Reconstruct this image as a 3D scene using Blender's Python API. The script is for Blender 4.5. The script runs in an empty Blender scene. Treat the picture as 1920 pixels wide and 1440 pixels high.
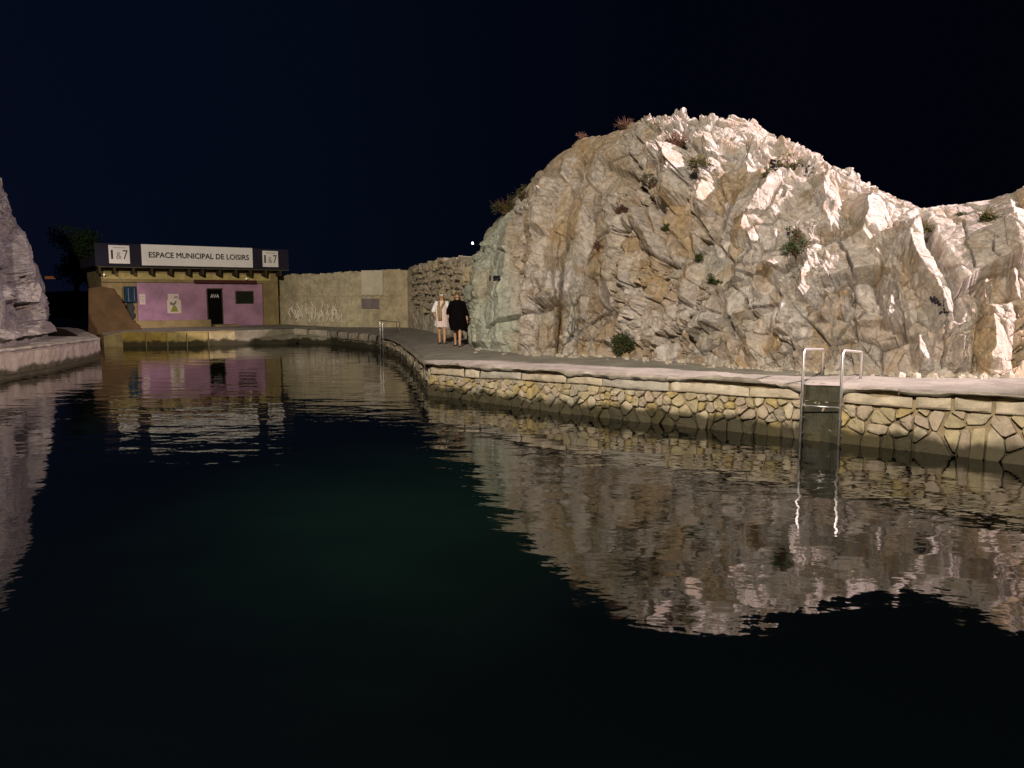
import bpy, math, random
import numpy as np
from mathutils import Vector, Matrix

# ------------------------------------------------------------------ camera, world, exposure
SC = bpy.context.scene
COL = SC.collection
W0, H0, FPX, EYE, PITCH = 1920.0, 1440.0, 1442.0, 2.26, math.radians(6.49)
cam_d = bpy.data.cameras.new('camera')
cam = bpy.data.objects.new('camera', cam_d); COL.objects.link(cam)
cam_d.sensor_fit = 'HORIZONTAL'; cam_d.sensor_width = 36.0; cam_d.lens = 36.0 * FPX / W0
cam_d.clip_start = 0.05; cam_d.clip_end = 3000
cam.location = (0, 0, EYE); cam.rotation_euler = (math.pi / 2 - PITCH, 0, 0)
SC.camera = cam
SC.view_settings.view_transform = 'Standard'; SC.view_settings.look = 'None'
SC.view_settings.exposure = 0.34; SC.view_settings.gamma = 1.0
SC.view_settings.use_curve_mapping = False
SC.cycles.max_bounces = 6; SC.cycles.caustics_reflective = False; SC.cycles.caustics_refractive = False
SC.cycles.sample_clamp_indirect = 4.0

world = bpy.data.worlds.new('World'); SC.world = world; world.use_nodes = True
nt = world.node_tree; nt.nodes.clear()
wo = nt.nodes.new('ShaderNodeOutputWorld'); bg = nt.nodes.new('ShaderNodeBackground')
tc = nt.nodes.new('ShaderNodeTexCoord'); sep = nt.nodes.new('ShaderNodeSeparateXYZ')
nt.links.new(tc.outputs['Generated'], sep.inputs[0])
# night sky: town glow to the west (left), fading to near black in the east
ramp = nt.nodes.new('ShaderNodeValToRGB'); mp = nt.nodes.new('ShaderNodeMapRange')
mp.inputs['From Min'].default_value = -0.75; mp.inputs['From Max'].default_value = 0.75
nt.links.new(sep.outputs['X'], mp.inputs['Value']); nt.links.new(mp.outputs[0], ramp.inputs[0])
e = ramp.color_ramp.elements
e[0].position = 0.0; e[0].color = (0.0016, 0.0024, 0.0088, 1)
e[1].position = 1.0; e[1].color = (0.0006, 0.0007, 0.0018, 1)
m_ = e.new(0.35); m_.color = (0.0008, 0.0022, 0.0060, 1)
m_ = e.new(0.62); m_.color = (0.0005, 0.0009, 0.0030, 1)
sky = nt.nodes.new('ShaderNodeTexSky'); sky.sky_type = 'NISHITA'; sky.sun_disc = False
sky.sun_elevation = math.radians(-6); sky.sun_rotation = math.radians(-70)
mul = nt.nodes.new('ShaderNodeMixRGB'); mul.blend_type = 'ADD'; mul.inputs[0].default_value = 0.01
nt.links.new(ramp.outputs[0], mul.inputs[1]); nt.links.new(sky.outputs[0], mul.inputs[2])
nt.links.new(mul.outputs[0], bg.inputs[0]); bg.inputs[1].default_value = 1.0
nt.links.new(bg.outputs[0], wo.inputs[0])

KEY_POS, KEY_AIM, KEY_W, KEY_COL = (29.0, 8.5, 15.0), (5.0, 17.6, 3.6), 84000.0, (1.0, 0.77, 0.79)
FILL_POS, FILL_AIM, FILL_W, FILL_COL = (-4.0, -8.0, 12.5), (-3.0, 28.0, 2.0), 34000.0, (1.0, 0.87, 0.71)

# ------------------------------------------------------------------ projection helpers (photo pixel <-> world)
CP, SP = math.cos(PITCH), math.sin(PITCH)
def ray(px, py):
    a = (px - W0 / 2) / FPX; b = (py - H0 / 2) / FPX
    return np.array([a, CP - b * SP, -SP - b * CP])
def at_z(px, py, z):
    r = ray(px, py); t = (z - EYE) / r[2]
    return np.array([r[0] * t, r[1] * t, z])
def at_Y(px, py, Y):
    r = ray(px, py); t = Y / r[1]
    return np.array([r[0] * t, Y, EYE + r[2] * t])
def proj(P):
    P = np.asarray(P, float); x = P[..., 0]; y = P[..., 1]; z = P[..., 2] - EYE
    d = y * CP - z * SP; v = -y * SP - z * CP
    return W0 / 2 + FPX * x / d, H0 / 2 + FPX * v / d
def hit(px, py, P0, n):
    r = ray(px, py); o = np.array([0, 0, EYE]); t = np.dot(P0 - o, n) / np.dot(r, n)
    return o + r * t

# ------------------------------------------------------------------ object helpers
def setp(o, label=None, cat=None, group=None, kind=None):
    if label: o['label'] = label
    if cat: o['category'] = cat
    if group: o['group'] = group
    if kind: o['kind'] = kind
    return o
def empty(name, loc=(0, 0, 0), rz=0, **k):
    o = bpy.data.objects.new(name, None); COL.objects.link(o)
    o.location = loc; o.rotation_euler = (0, 0, rz); o.empty_display_size = 0.2
    return setp(o, **k)
def link(name, me, mat, parent=None, **k):
    o = bpy.data.objects.new(name, me); COL.objects.link(o)
    if mat is not None and not me.materials: me.materials.append(mat)
    if parent is not None: o.parent = parent
    return setp(o, **k)
class MB:
    def __init__(s): s.v = []; s.f = []
    def add(s, vs, fs):
        b = len(s.v); s.v += [tuple(map(float, p)) for p in vs]; s.f += [tuple(b + i for i in f) for f in fs]
    def box(s, x0, y0, z0, x1, y1, z1):
        s.add([(x0, y0, z0), (x1, y0, z0), (x1, y1, z0), (x0, y1, z0), (x0, y0, z1), (x1, y0, z1), (x1, y1, z1), (x0, y1, z1)],
              [(3, 2, 1, 0), (4, 5, 6, 7), (0, 1, 5, 4), (1, 2, 6, 5), (2, 3, 7, 6), (3, 0, 4, 7)])
    def hexa(s, bottom, top):
        s.add(list(bottom) + list(top), [(3, 2, 1, 0), (4, 5, 6, 7), (0, 1, 5, 4), (1, 2, 6, 5), (2, 3, 7, 6), (3, 0, 4, 7)])
    def tube(s, pts, r, n=8, caps=True):
        pts = [Vector(p) for p in pts]; rs = r if isinstance(r, (list, tuple)) else [r] * len(pts)
        rings = []; u = None
        for i, p in enumerate(pts):
            d = (pts[min(i + 1, len(pts) - 1)] - pts[max(i - 1, 0)]).normalized()
            if u is None: u = d.orthogonal().normalized()
            u = (u - d * u.dot(d)); u = u.normalized() if u.length > 1e-6 else d.orthogonal().normalized()
            w = d.cross(u)
            rings.append([p + (u * math.cos(2 * math.pi * k / n) + w * math.sin(2 * math.pi * k / n)) * rs[i] for k in range(n)])
        vs = [q for rg in rings for q in rg]; fs = []
        for i in range(len(pts) - 1):
            for k in range(n):
                a = i * n + k; b = i * n + (k + 1) % n; fs.append((a, b, b + n, a + n))
        if caps: fs.append(tuple(range(n))[::-1]); fs.append(tuple((len(pts) - 1) * n + k for k in range(n)))
        s.add(vs, fs)
    def loft(s, rings, caps=True):
        n = len(rings[0]); vs = [q for rg in rings for q in rg]; fs = []
        for i in range(len(rings) - 1):
            for k in range(n):
                a = i * n + k; b = i * n + (k + 1) % n; fs.append((a, b, b + n, a + n))
        if caps: fs.append(tuple(range(n))[::-1]); fs.append(tuple((len(rings) - 1) * n + k for k in range(n)))
        s.add(vs, fs)
    def mesh(s, name, smooth=False):
        me = bpy.data.meshes.new(name); me.from_pydata(s.v, [], s.f); me.update()
        if smooth: me.polygons.foreach_set('use_smooth', [True] * len(me.polygons))
        return me
    def build(s, name, mat, parent=None, smooth=False, **k):
        return link(name, s.mesh(name, smooth), mat, parent, **k)
def grid_mesh(name, P, smooth=False, tint=None, closed=False):
    nu, nv = P.shape[:2]
    idx = np.arange(nu * nv).reshape(nu, nv)
    q = np.stack([idx[:-1, :-1], idx[1:, :-1], idx[1:, 1:], idx[:-1, 1:]], -1).reshape(-1, 4)
    me = bpy.data.meshes.new(name)
    me.vertices.add(nu * nv); me.vertices.foreach_set('co', P.reshape(-1).astype(np.float32))
    me.loops.add(len(q) * 4); me.loops.foreach_set('vertex_index', q.reshape(-1).astype(np.int32))
    me.polygons.add(len(q)); me.polygons.foreach_set('loop_start', np.arange(0, len(q) * 4, 4, dtype=np.int32))
    me.update(calc_edges=True)
    me.polygons.foreach_set('use_smooth', np.full(len(q), smooth))
    if tint is not None:
        a = me.color_attributes.new('tint', 'FLOAT_COLOR', 'POINT')
        c = np.ones((nu * nv, 4), np.float32); c[:, :tint.shape[-1]] = tint.reshape(-1, tint.shape[-1]); a.data.foreach_set('color', c.reshape(-1))
    return me

# ------------------------------------------------------------------ numpy noise
def _h(ix, iy, iz, seed):
    h = (ix.astype(np.int64) * 73856093) ^ (iy.astype(np.int64) * 19349663) ^ (iz.astype(np.int64) * 83492791) ^ (seed * 2654435761 & 0x7fffffff)
    h = (h ^ (h >> 13)) * 1274126177 & 0x7fffffff
    h = (h ^ (h >> 16)) * 668265263 & 0x7fffffff
    return ((h ^ (h >> 11)) & 0xffffff) / float(0xffffff)
def vnoise(x, y, z, seed=0):
    x0 = np.floor(x); y0 = np.floor(y); z0 = np.floor(z)
    fx = x - x0; fy = y - y0; fz = z - z0
    fx = fx * fx * (3 - 2 * fx); fy = fy * fy * (3 - 2 * fy); fz = fz * fz * (3 - 2 * fz)
    r = 0
    for a in (0, 1):
        for b in (0, 1):
            for c in (0, 1):
                w = (fx if a else 1 - fx) * (fy if b else 1 - fy) * (fz if c else 1 - fz)
                r = r + w * _h(x0 + a, y0 + b, z0 + c, seed)
    return r * 2 - 1
def fbm(x, y, z, seed=0, octv=4, ridged=False):
    r = 0; a = 1; t = 0
    for o in range(octv):
        n = vnoise(x, y, z, seed + o * 17)
        if ridged: n = 1 - 2 * np.abs(n)
        r = r + a * n; t += a; a *= 0.5; x = x * 2.03 + 3.1; y = y * 2.03 + 1.7; z = z * 2.03 + 5.3
    return r / t
def worley(x, y, seed=0, jit=0.9):
    x0 = np.floor(x); y0 = np.floor(y)
    F1 = np.full(x.shape, 9.0); F2 = np.full(x.shape, 9.0)
    cx = np.zeros(x.shape); cy = np.zeros(x.shape); dx = np.zeros(x.shape); dy = np.zeros(x.shape); z = np.zeros(x.shape)
    for a in (-1, 0, 1):
        for b in (-1, 0, 1):
            gx = x0 + a; gy = y0 + b
            qx = gx + 0.5 + (_h(gx, gy, z, seed) - 0.5) * jit; qy = gy + 0.5 + (_h(gx, gy, z, seed + 7) - 0.5) * jit
            ex = x - qx; ey = y - qy; d = np.sqrt(ex * ex + ey * ey)
            m = d < F1
            F2 = np.where(m, F1, np.minimum(F2, d)); F1 = np.where(m, d, F1)
            cx = np.where(m, gx, cx); cy = np.where(m, gy, cy); dx = np.where(m, ex, dx); dy = np.where(m, ey, dy)
    return F1, F2, cx, cy, dx, dy
def facets(x, y, seed, tilt=1.0, hgt=0.5, groove=0.25, gw=0.06):
    """piecewise-plane relief: every cell a tilted face, a narrow cleft between cells (cell size 1)"""
    F1, F2, cx, cy, dx, dy = worley(x, y, seed); z = np.zeros(x.shape)
    gx = (_h(cx, cy, z, seed + 21) - 0.5) * 2 * tilt; gy = (_h(cx, cy, z, seed + 22) - 0.5) * 2 * tilt
    h = (_h(cx, cy, z, seed + 23) - 0.5) * 2 * hgt
    gk = _h(cx, cy, z, seed + 24)
    return h + gx * dx + gy * dy - groove * gk * np.exp(-(F2 - F1) / gw), _h(cx, cy, z, seed + 25)

def sstep(a, b, x): t = np.clip((x - a) / (b - a), 0, 1); return t * t * (3 - 2 * t)

# ------------------------------------------------------------------ materials
def mat(name, col, rough=0.85, var=0.25, scale=3.0, bump=0.3, bscale=25.0, metal=0.0, spec=0.3, col2=None, tint=False, zstain=None, emit=None, bdist=0.02, stain=1.0):
    m = bpy.data.materials.new(name); m.use_nodes = True
    n = m.node_tree.nodes; l = m.node_tree.links; p = n['Principled BSDF']
    p.inputs['Roughness'].default_value = rough; p.inputs['Metallic'].default_value = metal
    p.inputs['Specular IOR Level'].default_value = spec
    g = n.new('ShaderNodeNewGeometry'); pos = g.outputs['Position']
    nz = n.new('ShaderNodeTexNoise'); nz.inputs['Scale'].default_value = scale; nz.inputs['Detail'].default_value = 7; nz.inputs['Roughness'].default_value = 0.65
    l.new(pos, nz.inputs['Vector'])
    if tint:
        base = n.new('ShaderNodeAttribute'); base.attribute_name = 'tint'; bo = base.outputs['Color']
        cr = n.new('ShaderNodeMapRange'); cr.inputs['To Min'].default_value = 1 - var; cr.inputs['To Max'].default_value = 1 + var
        cr.inputs['From Min'].default_value = 0.3; cr.inputs['From Max'].default_value = 0.7
        l.new(nz.outputs['Fac'], cr.inputs['Value'])
        mx = n.new('ShaderNodeVectorMath'); mx.operation = 'SCALE'; l.new(bo, mx.inputs[0]); l.new(cr.outputs[0], mx.inputs['Scale'])
        out = mx.outputs[0]
        for (sc_, lo, hi, fc, cc_, of) in ((2.4, .52, .60, .55, (.30, .20, .10), 3.0), (3.6, .55, .63, .55, (.20, .19, .16), 17.0), (1.7, .53, .61, .5, (.42, .37, .34), 31.0), (9.0, .58, .66, .55, (.17, .135, .09), 51.0)):
            m4 = n.new('ShaderNodeMapping'); m4.inputs['Location'].default_value = (of, of, of); l.new(pos, m4.inputs['Vector'])
            n4 = n.new('ShaderNodeTexNoise'); n4.inputs['Scale'].default_value = sc_; n4.inputs['Detail'].default_value = 9; n4.inputs['Roughness'].default_value = .72; l.new(m4.outputs[0], n4.inputs['Vector'])
            r4 = n.new('ShaderNodeMapRange'); r4.inputs['From Min'].default_value = lo; r4.inputs['From Max'].default_value = hi; r4.inputs['To Max'].default_value = fc * stain; l.new(n4.outputs['Fac'], r4.inputs['Value'])
            x4 = n.new('ShaderNodeMixRGB'); x4.inputs[2].default_value = (*cc_, 1); al = n.new('ShaderNodeMath'); al.operation = 'MULTIPLY'; l.new(r4.outputs[0], al.inputs[0]); l.new(base.outputs['Alpha'], al.inputs[1]); l.new(al.outputs[0], x4.inputs[0]); l.new(out, x4.inputs[1]); out = x4.outputs[0]
    else:
        c2 = col2 or tuple(c * (1 - var) for c in col); c1 = tuple(min(1, c * (1 + var * .6)) for c in col) if not col2 else col
        r = n.new('ShaderNodeValToRGB'); r.color_ramp.elements[0].position = 0.33; r.color_ramp.elements[1].position = 0.67
        r.color_ramp.elements[0].color = (*c2, 1); r.color_ramp.elements[1].color = (*c1, 1)
        l.new(nz.outputs['Fac'], r.inputs[0]); out = r.outputs[0]
    if zstain:   # wet algae band that grows up from the waterline: (top of the band, colour, strength)
        zt, zc, st = zstain
        sp = n.new('ShaderNodeSeparateXYZ'); l.new(pos, sp.inputs[0])
        n2 = n.new('ShaderNodeTexNoise'); n2.inputs['Scale'].default_value = 2.3; n2.inputs['Detail'].default_value = 6; l.new(pos, n2.inputs['Vector'])
        ad = n.new('ShaderNodeMath'); ad.operation = 'MULTIPLY_ADD'; ad.inputs[1].default_value = -0.42; l.new(n2.outputs['Fac'], ad.inputs[0]); l.new(sp.outputs['Z'], ad.inputs[2])
        mr = n.new('ShaderNodeMapRange'); mr.interpolation_type = 'SMOOTHSTEP'; mr.inputs['From Min'].default_value = zt - 0.21 - 0.05; mr.inputs['From Max'].default_value = zt - 0.21 + 0.10
        mr.inputs['To Min'].default_value = st; mr.inputs['To Max'].default_value = 0.0; l.new(ad.outputs[0], mr.inputs['Value'])
        mm = n.new('ShaderNodeMixRGB'); mm.inputs[2].default_value = (*zc, 1); l.new(mr.outputs[0], mm.inputs[0]); l.new(out, mm.inputs[1]); out = mm.outputs[0]
    l.new(out, p.inputs['Base Color'])
    if bump:
        b = n.new('ShaderNodeBump'); b.inputs['Strength'].default_value = bump; b.inputs['Distance'].default_value = bdist
        n3 = n.new('ShaderNodeTexNoise'); n3.inputs['Scale'].default_value = bscale; n3.inputs['Detail'].default_value = 6; n3.inputs['Roughness'].default_value = 0.7
        l.new(pos, n3.inputs['Vector']); l.new(n3.outputs['Fac'], b.inputs['Height']); l.new(b.outputs[0], p.inputs['Normal'])
    if emit: p.inputs['Emission Color'].default_value = (*emit[0], 1); p.inputs['Emission Strength'].default_value = emit[1]
    return m
ALG = (0.030, 0.026, 0.012)
M = {}
M['rock'] = mat('limestone', (0.4, 0.35, 0.28), tint=True, var=0.38, scale=6.0, bump=0.9, bscale=13, rough=0.85, bdist=0.06)
M['rock2'] = mat('grey limestone', (0.4, 0.35, 0.28), tint=True, var=0.35, scale=5.0, bump=0.9, bscale=13, rough=0.85, bdist=0.06, stain=0.35)
M['concrete'] = mat('quay concrete', (0.37, 0.345, 0.295), var=0.28, scale=1.1, bump=0.6, bscale=14, col2=(0.205, 0.19, 0.165))
M['concrete_far'] = mat('old pale concrete', (0.34, 0.31, 0.24), var=0.3, scale=1.1, bump=0.4, bscale=9, col2=(0.17, 0.15, 0.10), zstain=(0.22, ALG, 0.95))
M['cap'] = mat('quay cap concrete', (0.36, 0.325, 0.27), scale=3.2, bump=0.8, bscale=16, col2=(0.15, 0.13, 0.105))
M['mortar'] = mat('dark mortar', (0.25, 0.195, 0.115), var=0.4, scale=4, bump=0.8, bscale=16, zstain=(0.22, ALG, 1.0))
M['mortar_pale'] = mat('pale mortar', (0.32, 0.27, 0.18), var=0.4, scale=3, bump=0.8, bscale=16, zstain=(0.16, ALG, 0.85))
M['stone'] = [mat('wall stone %s' % nm, c, var=0.3, scale=7, bump=0.6, bscale=30, zstain=(0.21, ALG, 0.93)) for nm, c in
              (('buff', (0.36, 0.305, 0.19)), ('ochre', (0.35, 0.275, 0.13)), ('pink', (0.36, 0.295, 0.22)), ('grey', (0.30, 0.265, 0.20)), ('pale', (0.41, 0.355, 0.25)))]
M['coping'] = [mat('coping stone %s' % nm, c, var=0.3, scale=4, bump=0.7, bscale=20) for nm, c in
               (('buff', (0.42, 0.36, 0.27)), ('grey', (0.36, 0.33, 0.28)), ('pale', (0.47, 0.41, 0.32)))]
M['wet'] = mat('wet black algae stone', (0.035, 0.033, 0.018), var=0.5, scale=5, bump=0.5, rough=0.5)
M['oldwall'] = mat('harbour wall render', (0.40, 0.34, 0.20), tint=True, stain=.55, var=0.3, scale=2.5, bump=0.8, bscale=11)
M['pink'] = mat('pink painted render', (0.38, 0.215, 0.31), var=0.3, scale=1.2, bump=0.15, bscale=20)
M['yrender'] = mat('stained ochre render', (0.27, 0.205, 0.095), var=0.35, scale=1.6, bump=0.4, bscale=10)
M['brender'] = mat('brown render', (0.10, 0.060, 0.025), var=0.3, scale=1.4, bump=0.3, bscale=10)
M['ywood'] = mat('pale ochre boarding', (0.46, 0.37, 0.15), var=0.3, scale=3, bump=0.2)
M['soffit'] = mat('greenish soffit board', (0.16, 0.15, 0.08), var=0.3, scale=3, bump=0.2)
M['joist'] = mat('dark joist timber', (0.05, 0.035, 0.018), var=0.3, scale=6, bump=0.3)
M['fascia'] = mat('dark navy fascia', (0.016, 0.013, 0.028), var=0.2, scale=2, bump=0.1)
M['sign'] = mat('white sign panel', (0.80, 0.77, 0.74), var=0.06, scale=2, bump=0.0, rough=0.5)
M['ink'] = mat('black lettering', (0.02, 0.02, 0.02), var=0.1, bump=0, rough=0.5)
M['greyink'] = mat('grey lettering', (0.30, 0.25, 0.22), var=0.1, bump=0, rough=0.5)
M['door'] = mat('black door', (0.004, 0.004, 0.004), var=0.2, bump=0.1, rough=0.9, spec=.03)
M['whitepaint'] = mat('white paint', (0.75, 0.75, 0.75), var=0.08, bump=0)
M['window'] = mat('dark shuttered window', (0.016, 0.021, 0.012), var=0.2, bump=0.05, rough=0.9, spec=.05)
M['blue'] = mat('blue metal', (0.010, 0.036, 0.065), var=0.35, scale=4, bump=0.1, rough=0.7, spec=.1)
M['dark'] = mat('dark grey cloth', (0.05, 0.05, 0.045), var=0.4, scale=5, bump=0.4)
M['redbrown'] = mat('dark red brown steel', (0.075, 0.02, 0.015), var=0.3, bump=0.1)
M['poster'] = mat('paper poster', (0.62, 0.52, 0.47), var=0.08, scale=6, bump=0.05)
M['postgreen'] = mat('poster green print', (0.22, 0.24, 0.04), var=0.3, bump=0)
M['postgrey'] = mat('poster grey print', (0.16, 0.13, 0.12), var=0.3, bump=0)
M['steel'] = mat('polished stainless steel', (0.82, 0.80, 0.78), metal=1.0, rough=0.38, var=0.04, bump=0.03, bscale=60, spec=0.5)
M['leaf'] = mat('shrub leaf', (0.040, 0.055, 0.016), var=0.5, scale=9, bump=0)
M['leaf2'] = mat('olive leaf', (0.075, 0.072, 0.022), var=0.5, scale=9, bump=0)
M['dry'] = mat('dry brown stalk', (0.11, 0.055, 0.035), var=0.4, scale=9, bump=0)
M['treeleaf'] = mat('tree leaf', (0.014, 0.032, 0.008), var=0.5, scale=1.5, bump=0)
M['bark'] = mat('bark', (0.07, 0.05, 0.03), var=0.4, scale=8, bump=0.5)
M['graf'] = mat('black spray paint', (0.012, 0.010, 0.018), var=0.1, bump=0)
M['whitegraf'] = mat('peeling white paint', (0.80, 0.74, 0.64), var=0.2, scale=8, bump=0.1)
M['skin'] = mat('skin', (0.50, 0.29, 0.17), var=0.06, bump=0, rough=0.55)
M['skin2'] = mat('skin fair', (0.52, 0.30, 0.19), var=0.06, bump=0, rough=0.55)
M['hair'] = mat('brown hair', (0.09, 0.055, 0.025), var=0.3, scale=40, bump=0.3, bscale=80)
M['hair2'] = mat('dark blonde hair', (0.20, 0.13, 0.06), var=0.3, scale=40, bump=0.3, bscale=80)
M['wcloth'] = mat('white cotton', (0.78, 0.76, 0.74), var=0.05, bump=0.2, bscale=30)
M['pcloth'] = mat('pale pink cotton', (0.68, 0.55, 0.52), var=0.06, bump=0.2, bscale=30)
M['tcloth'] = mat('tan scarf', (0.33, 0.24, 0.13), var=0.15, bump=0.2, bscale=30)
M['bcloth'] = mat('black cloth', (0.004, 0.0035, 0.004), var=0.2, bump=0.2, bscale=30, spec=.03)
M['grey'] = mat('grey painted metal', (0.20, 0.20, 0.20), var=0.1, bump=0, rough=0.5)
M['hill'] = mat('dark scrub hill', (0.006, 0.008, 0.004), var=0.5, scale=0.4, bump=0)
M['lampglow'] = mat('lamp glass', (0.9, 0.8, 0.7), var=0, bump=0, emit=((1.0, 0.86, 0.80), 6.0))
M['lampglow2'] = mat('flood lens', (0.9, 0.9, 0.8), var=0, bump=0, emit=((1.0, 0.9, 0.8), 12.0))
M['orange'] = mat('orange wall glow', (0.5, 0.2, 0.08), var=0, bump=0, emit=((1.0, 0.30, 0.10), 0.07))
M['bulb'] = mat('small bulb', (0.9, 0.85, 0.7), var=0, bump=0, emit=((1.0, 0.88, 0.6), 0.3))

# ------------------------------------------------------------------ water
def water_material():
    m = bpy.data.materials.new('harbour water'); m.use_nodes = True
    n = m.node_tree.nodes; l = m.node_tree.links; p = n['Principled BSDF']
    p.inputs['Roughness'].default_value = 0.025; p.inputs['IOR'].default_value = 2.1
    g = n.new('ShaderNodeNewGeometry'); pos = g.outputs['Position']
    # green glow of lamplight in mid-basin water, painted into the base colour
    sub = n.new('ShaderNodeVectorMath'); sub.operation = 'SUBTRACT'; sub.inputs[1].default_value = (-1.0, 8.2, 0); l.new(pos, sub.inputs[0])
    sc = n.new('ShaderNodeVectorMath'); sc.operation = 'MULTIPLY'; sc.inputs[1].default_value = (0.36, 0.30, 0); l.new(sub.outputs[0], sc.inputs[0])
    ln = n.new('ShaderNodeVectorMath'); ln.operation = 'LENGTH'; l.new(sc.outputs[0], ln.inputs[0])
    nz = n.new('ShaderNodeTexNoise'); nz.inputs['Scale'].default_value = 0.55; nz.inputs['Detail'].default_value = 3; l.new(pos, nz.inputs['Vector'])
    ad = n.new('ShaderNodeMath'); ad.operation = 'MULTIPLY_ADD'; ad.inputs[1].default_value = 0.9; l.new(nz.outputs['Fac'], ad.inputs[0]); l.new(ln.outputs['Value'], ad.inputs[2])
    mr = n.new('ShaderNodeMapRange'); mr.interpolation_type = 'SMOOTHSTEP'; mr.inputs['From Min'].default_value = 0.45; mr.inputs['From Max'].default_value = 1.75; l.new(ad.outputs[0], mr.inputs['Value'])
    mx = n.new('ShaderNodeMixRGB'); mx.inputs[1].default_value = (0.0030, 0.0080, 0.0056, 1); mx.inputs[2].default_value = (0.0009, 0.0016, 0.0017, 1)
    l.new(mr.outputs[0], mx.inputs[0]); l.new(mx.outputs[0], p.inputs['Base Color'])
    # ripples
    def nn(scale, det, stretch=(1, 1, 1), off=0):
        mp = n.new('ShaderNodeMapping'); mp.inputs['Scale'].default_value = stretch; mp.inputs['Location'].default_value = (off, off, 0); mp.inputs['Rotation'].default_value = (0, 0, 0.35)
        l.new(pos, mp.inputs['Vector'])
        t = n.new('ShaderNodeTexNoise'); t.inputs['Scale'].default_value = scale; t.inputs['Detail'].default_value = det; t.inputs['Roughness'].default_value = 0.5; l.new(mp.outputs[0], t.inputs['Vector']); return t.outputs['Fac']
    a = nn(1.5, 1, (0.6, 1.2, 1)); b = nn(4.5, 2, (0.8, 1.2, 1), 7.0); c = nn(14.0, 1, (1, 1, 1), 3.0)
    pat = nn(0.22, 2, (1, 1, 1), 11.0)
    pm = n.new('ShaderNodeMapRange'); pm.inputs['From Min'].default_value = 0.38; pm.inputs['From Max'].default_value = 0.62; pm.inputs['To Min'].default_value = 0.45; pm.inputs['To Max'].default_value = 1.35; l.new(pat, pm.inputs['Value'])
    def mth(op, x, y):
        q = n.new('ShaderNodeMath'); q.operation = op
        for i, v in enumerate((x, y)):
            if isinstance(v, (int, float)): q.inputs[i].default_value = v
            else: l.new(v, q.inputs[i])
        return q.outputs[0]
    s = mth('ADD', mth('MULTIPLY', a, 1.0), mth('ADD', mth('MULTIPLY', b, 0.27), mth('MULTIPLY', c, 0.028)))
    s = mth('MULTIPLY', s, pm.outputs[0])
    bp = n.new('ShaderNodeBump'); bp.inputs['Strength'].default_value = 1.0; bp.inputs['Distance'].default_value = 0.0125
    l.new(s, bp.inputs['Height']); l.new(bp.outputs[0], p.inputs['Normal'])
    return m
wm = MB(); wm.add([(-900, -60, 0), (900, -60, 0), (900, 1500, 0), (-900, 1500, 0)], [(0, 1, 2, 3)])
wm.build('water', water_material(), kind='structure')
sb = MB(); sb.add([(-900, -60, -2.5), (900, -60, -2.5), (900, 1500, -2.5), (-900, 1500, -2.5)], [(0, 1, 2, 3)])
sb.build('sea_bed', M['mortar'], kind='structure')

# ------------------------------------------------------------------ quay paths
class Path:
    """polyline in plan with a top height; P(s, z, out) gives a point on its face"""
    def __init__(s, pts):
        s.p = np.array([[a, b] for a, b, c in pts], float); s.zt = np.array([c for a, b, c in pts], float)
        s.s = np.concatenate([[0], np.cumsum(np.linalg.norm(np.diff(s.p, axis=0), axis=1))]); s.L = s.s[-1]
    def xy(s, q): return np.array([np.interp(q, s.s, s.p[:, 0]), np.interp(q, s.s, s.p[:, 1])]).T
    def top(s, q): return np.interp(q, s.s, s.zt)
    def n(s, q):
        d = s.xy(np.minimum(q + .12, s.L)) - s.xy(np.maximum(q - .12, 0)); d = d / np.maximum(np.linalg.norm(d, axis=-1, keepdims=True), 1e-9)
        return np.stack([d[..., 1], -d[..., 0]], -1)          # to the right of travel
    def P(s, q, z, out=0.0):
        q = np.asarray(q, float); xy = s.xy(q) + s.n(q) * np.asarray(out)[..., None] if np.ndim(out) else s.xy(q) + s.n(q) * out
        return np.concatenate([xy, np.broadcast_to(np.asarray(z, float), q.shape)[..., None]], -1)
    def at_px(s, px):
        q = np.linspace(0, s.L, 3000); a, _ = proj(s.P(q, 0.5 * np.ones_like(q))); return float(q[np.argmin(np.abs(a - px))])
RW = [(195, 651, 629), (230, 650, 622), (330, 650, 621), (400, 648, 620), (440, 647, 619), (500, 645, 617), (550, 643, 616), (620, 645, 621), (700, 655, 628), (717, 659, 631),
      (735, 664, 634), (751, 672, 640), (767, 687, 651), (784, 707, 664), (798, 727, 674), (806, 740, 680), (966, 762, 689), (1064, 775, 695), (1297, 801, 708),
      (1500, 822, 721), (1622, 836, 727), (1740, 849, 733), (1841, 861, 738), (1920, 871, 742), (2100, 900, 752), (2500, 975, 780)]
pts = []
for px, pw, pe in RW:
    w = at_z(px, pw, 0.0); t = at_Y(px, pe, w[1]); pts.append((w[0], w[1], t[2]))
QW = Path(pts)
QZ = [(p[0], p[2]) for p in zip([r[0] for r in RW], pts, [q[2] for q in pts])]
def ztop(px): return float(np.interp(px, [r[0] for r in RW], [q[2] for q in pts]))
S = {px: QW.at_px(px) for px in (230, 400, 440, 550, 700, 717, 806, 1508, 1577, 2490)}
S_corner = float(QW.s[15])

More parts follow.
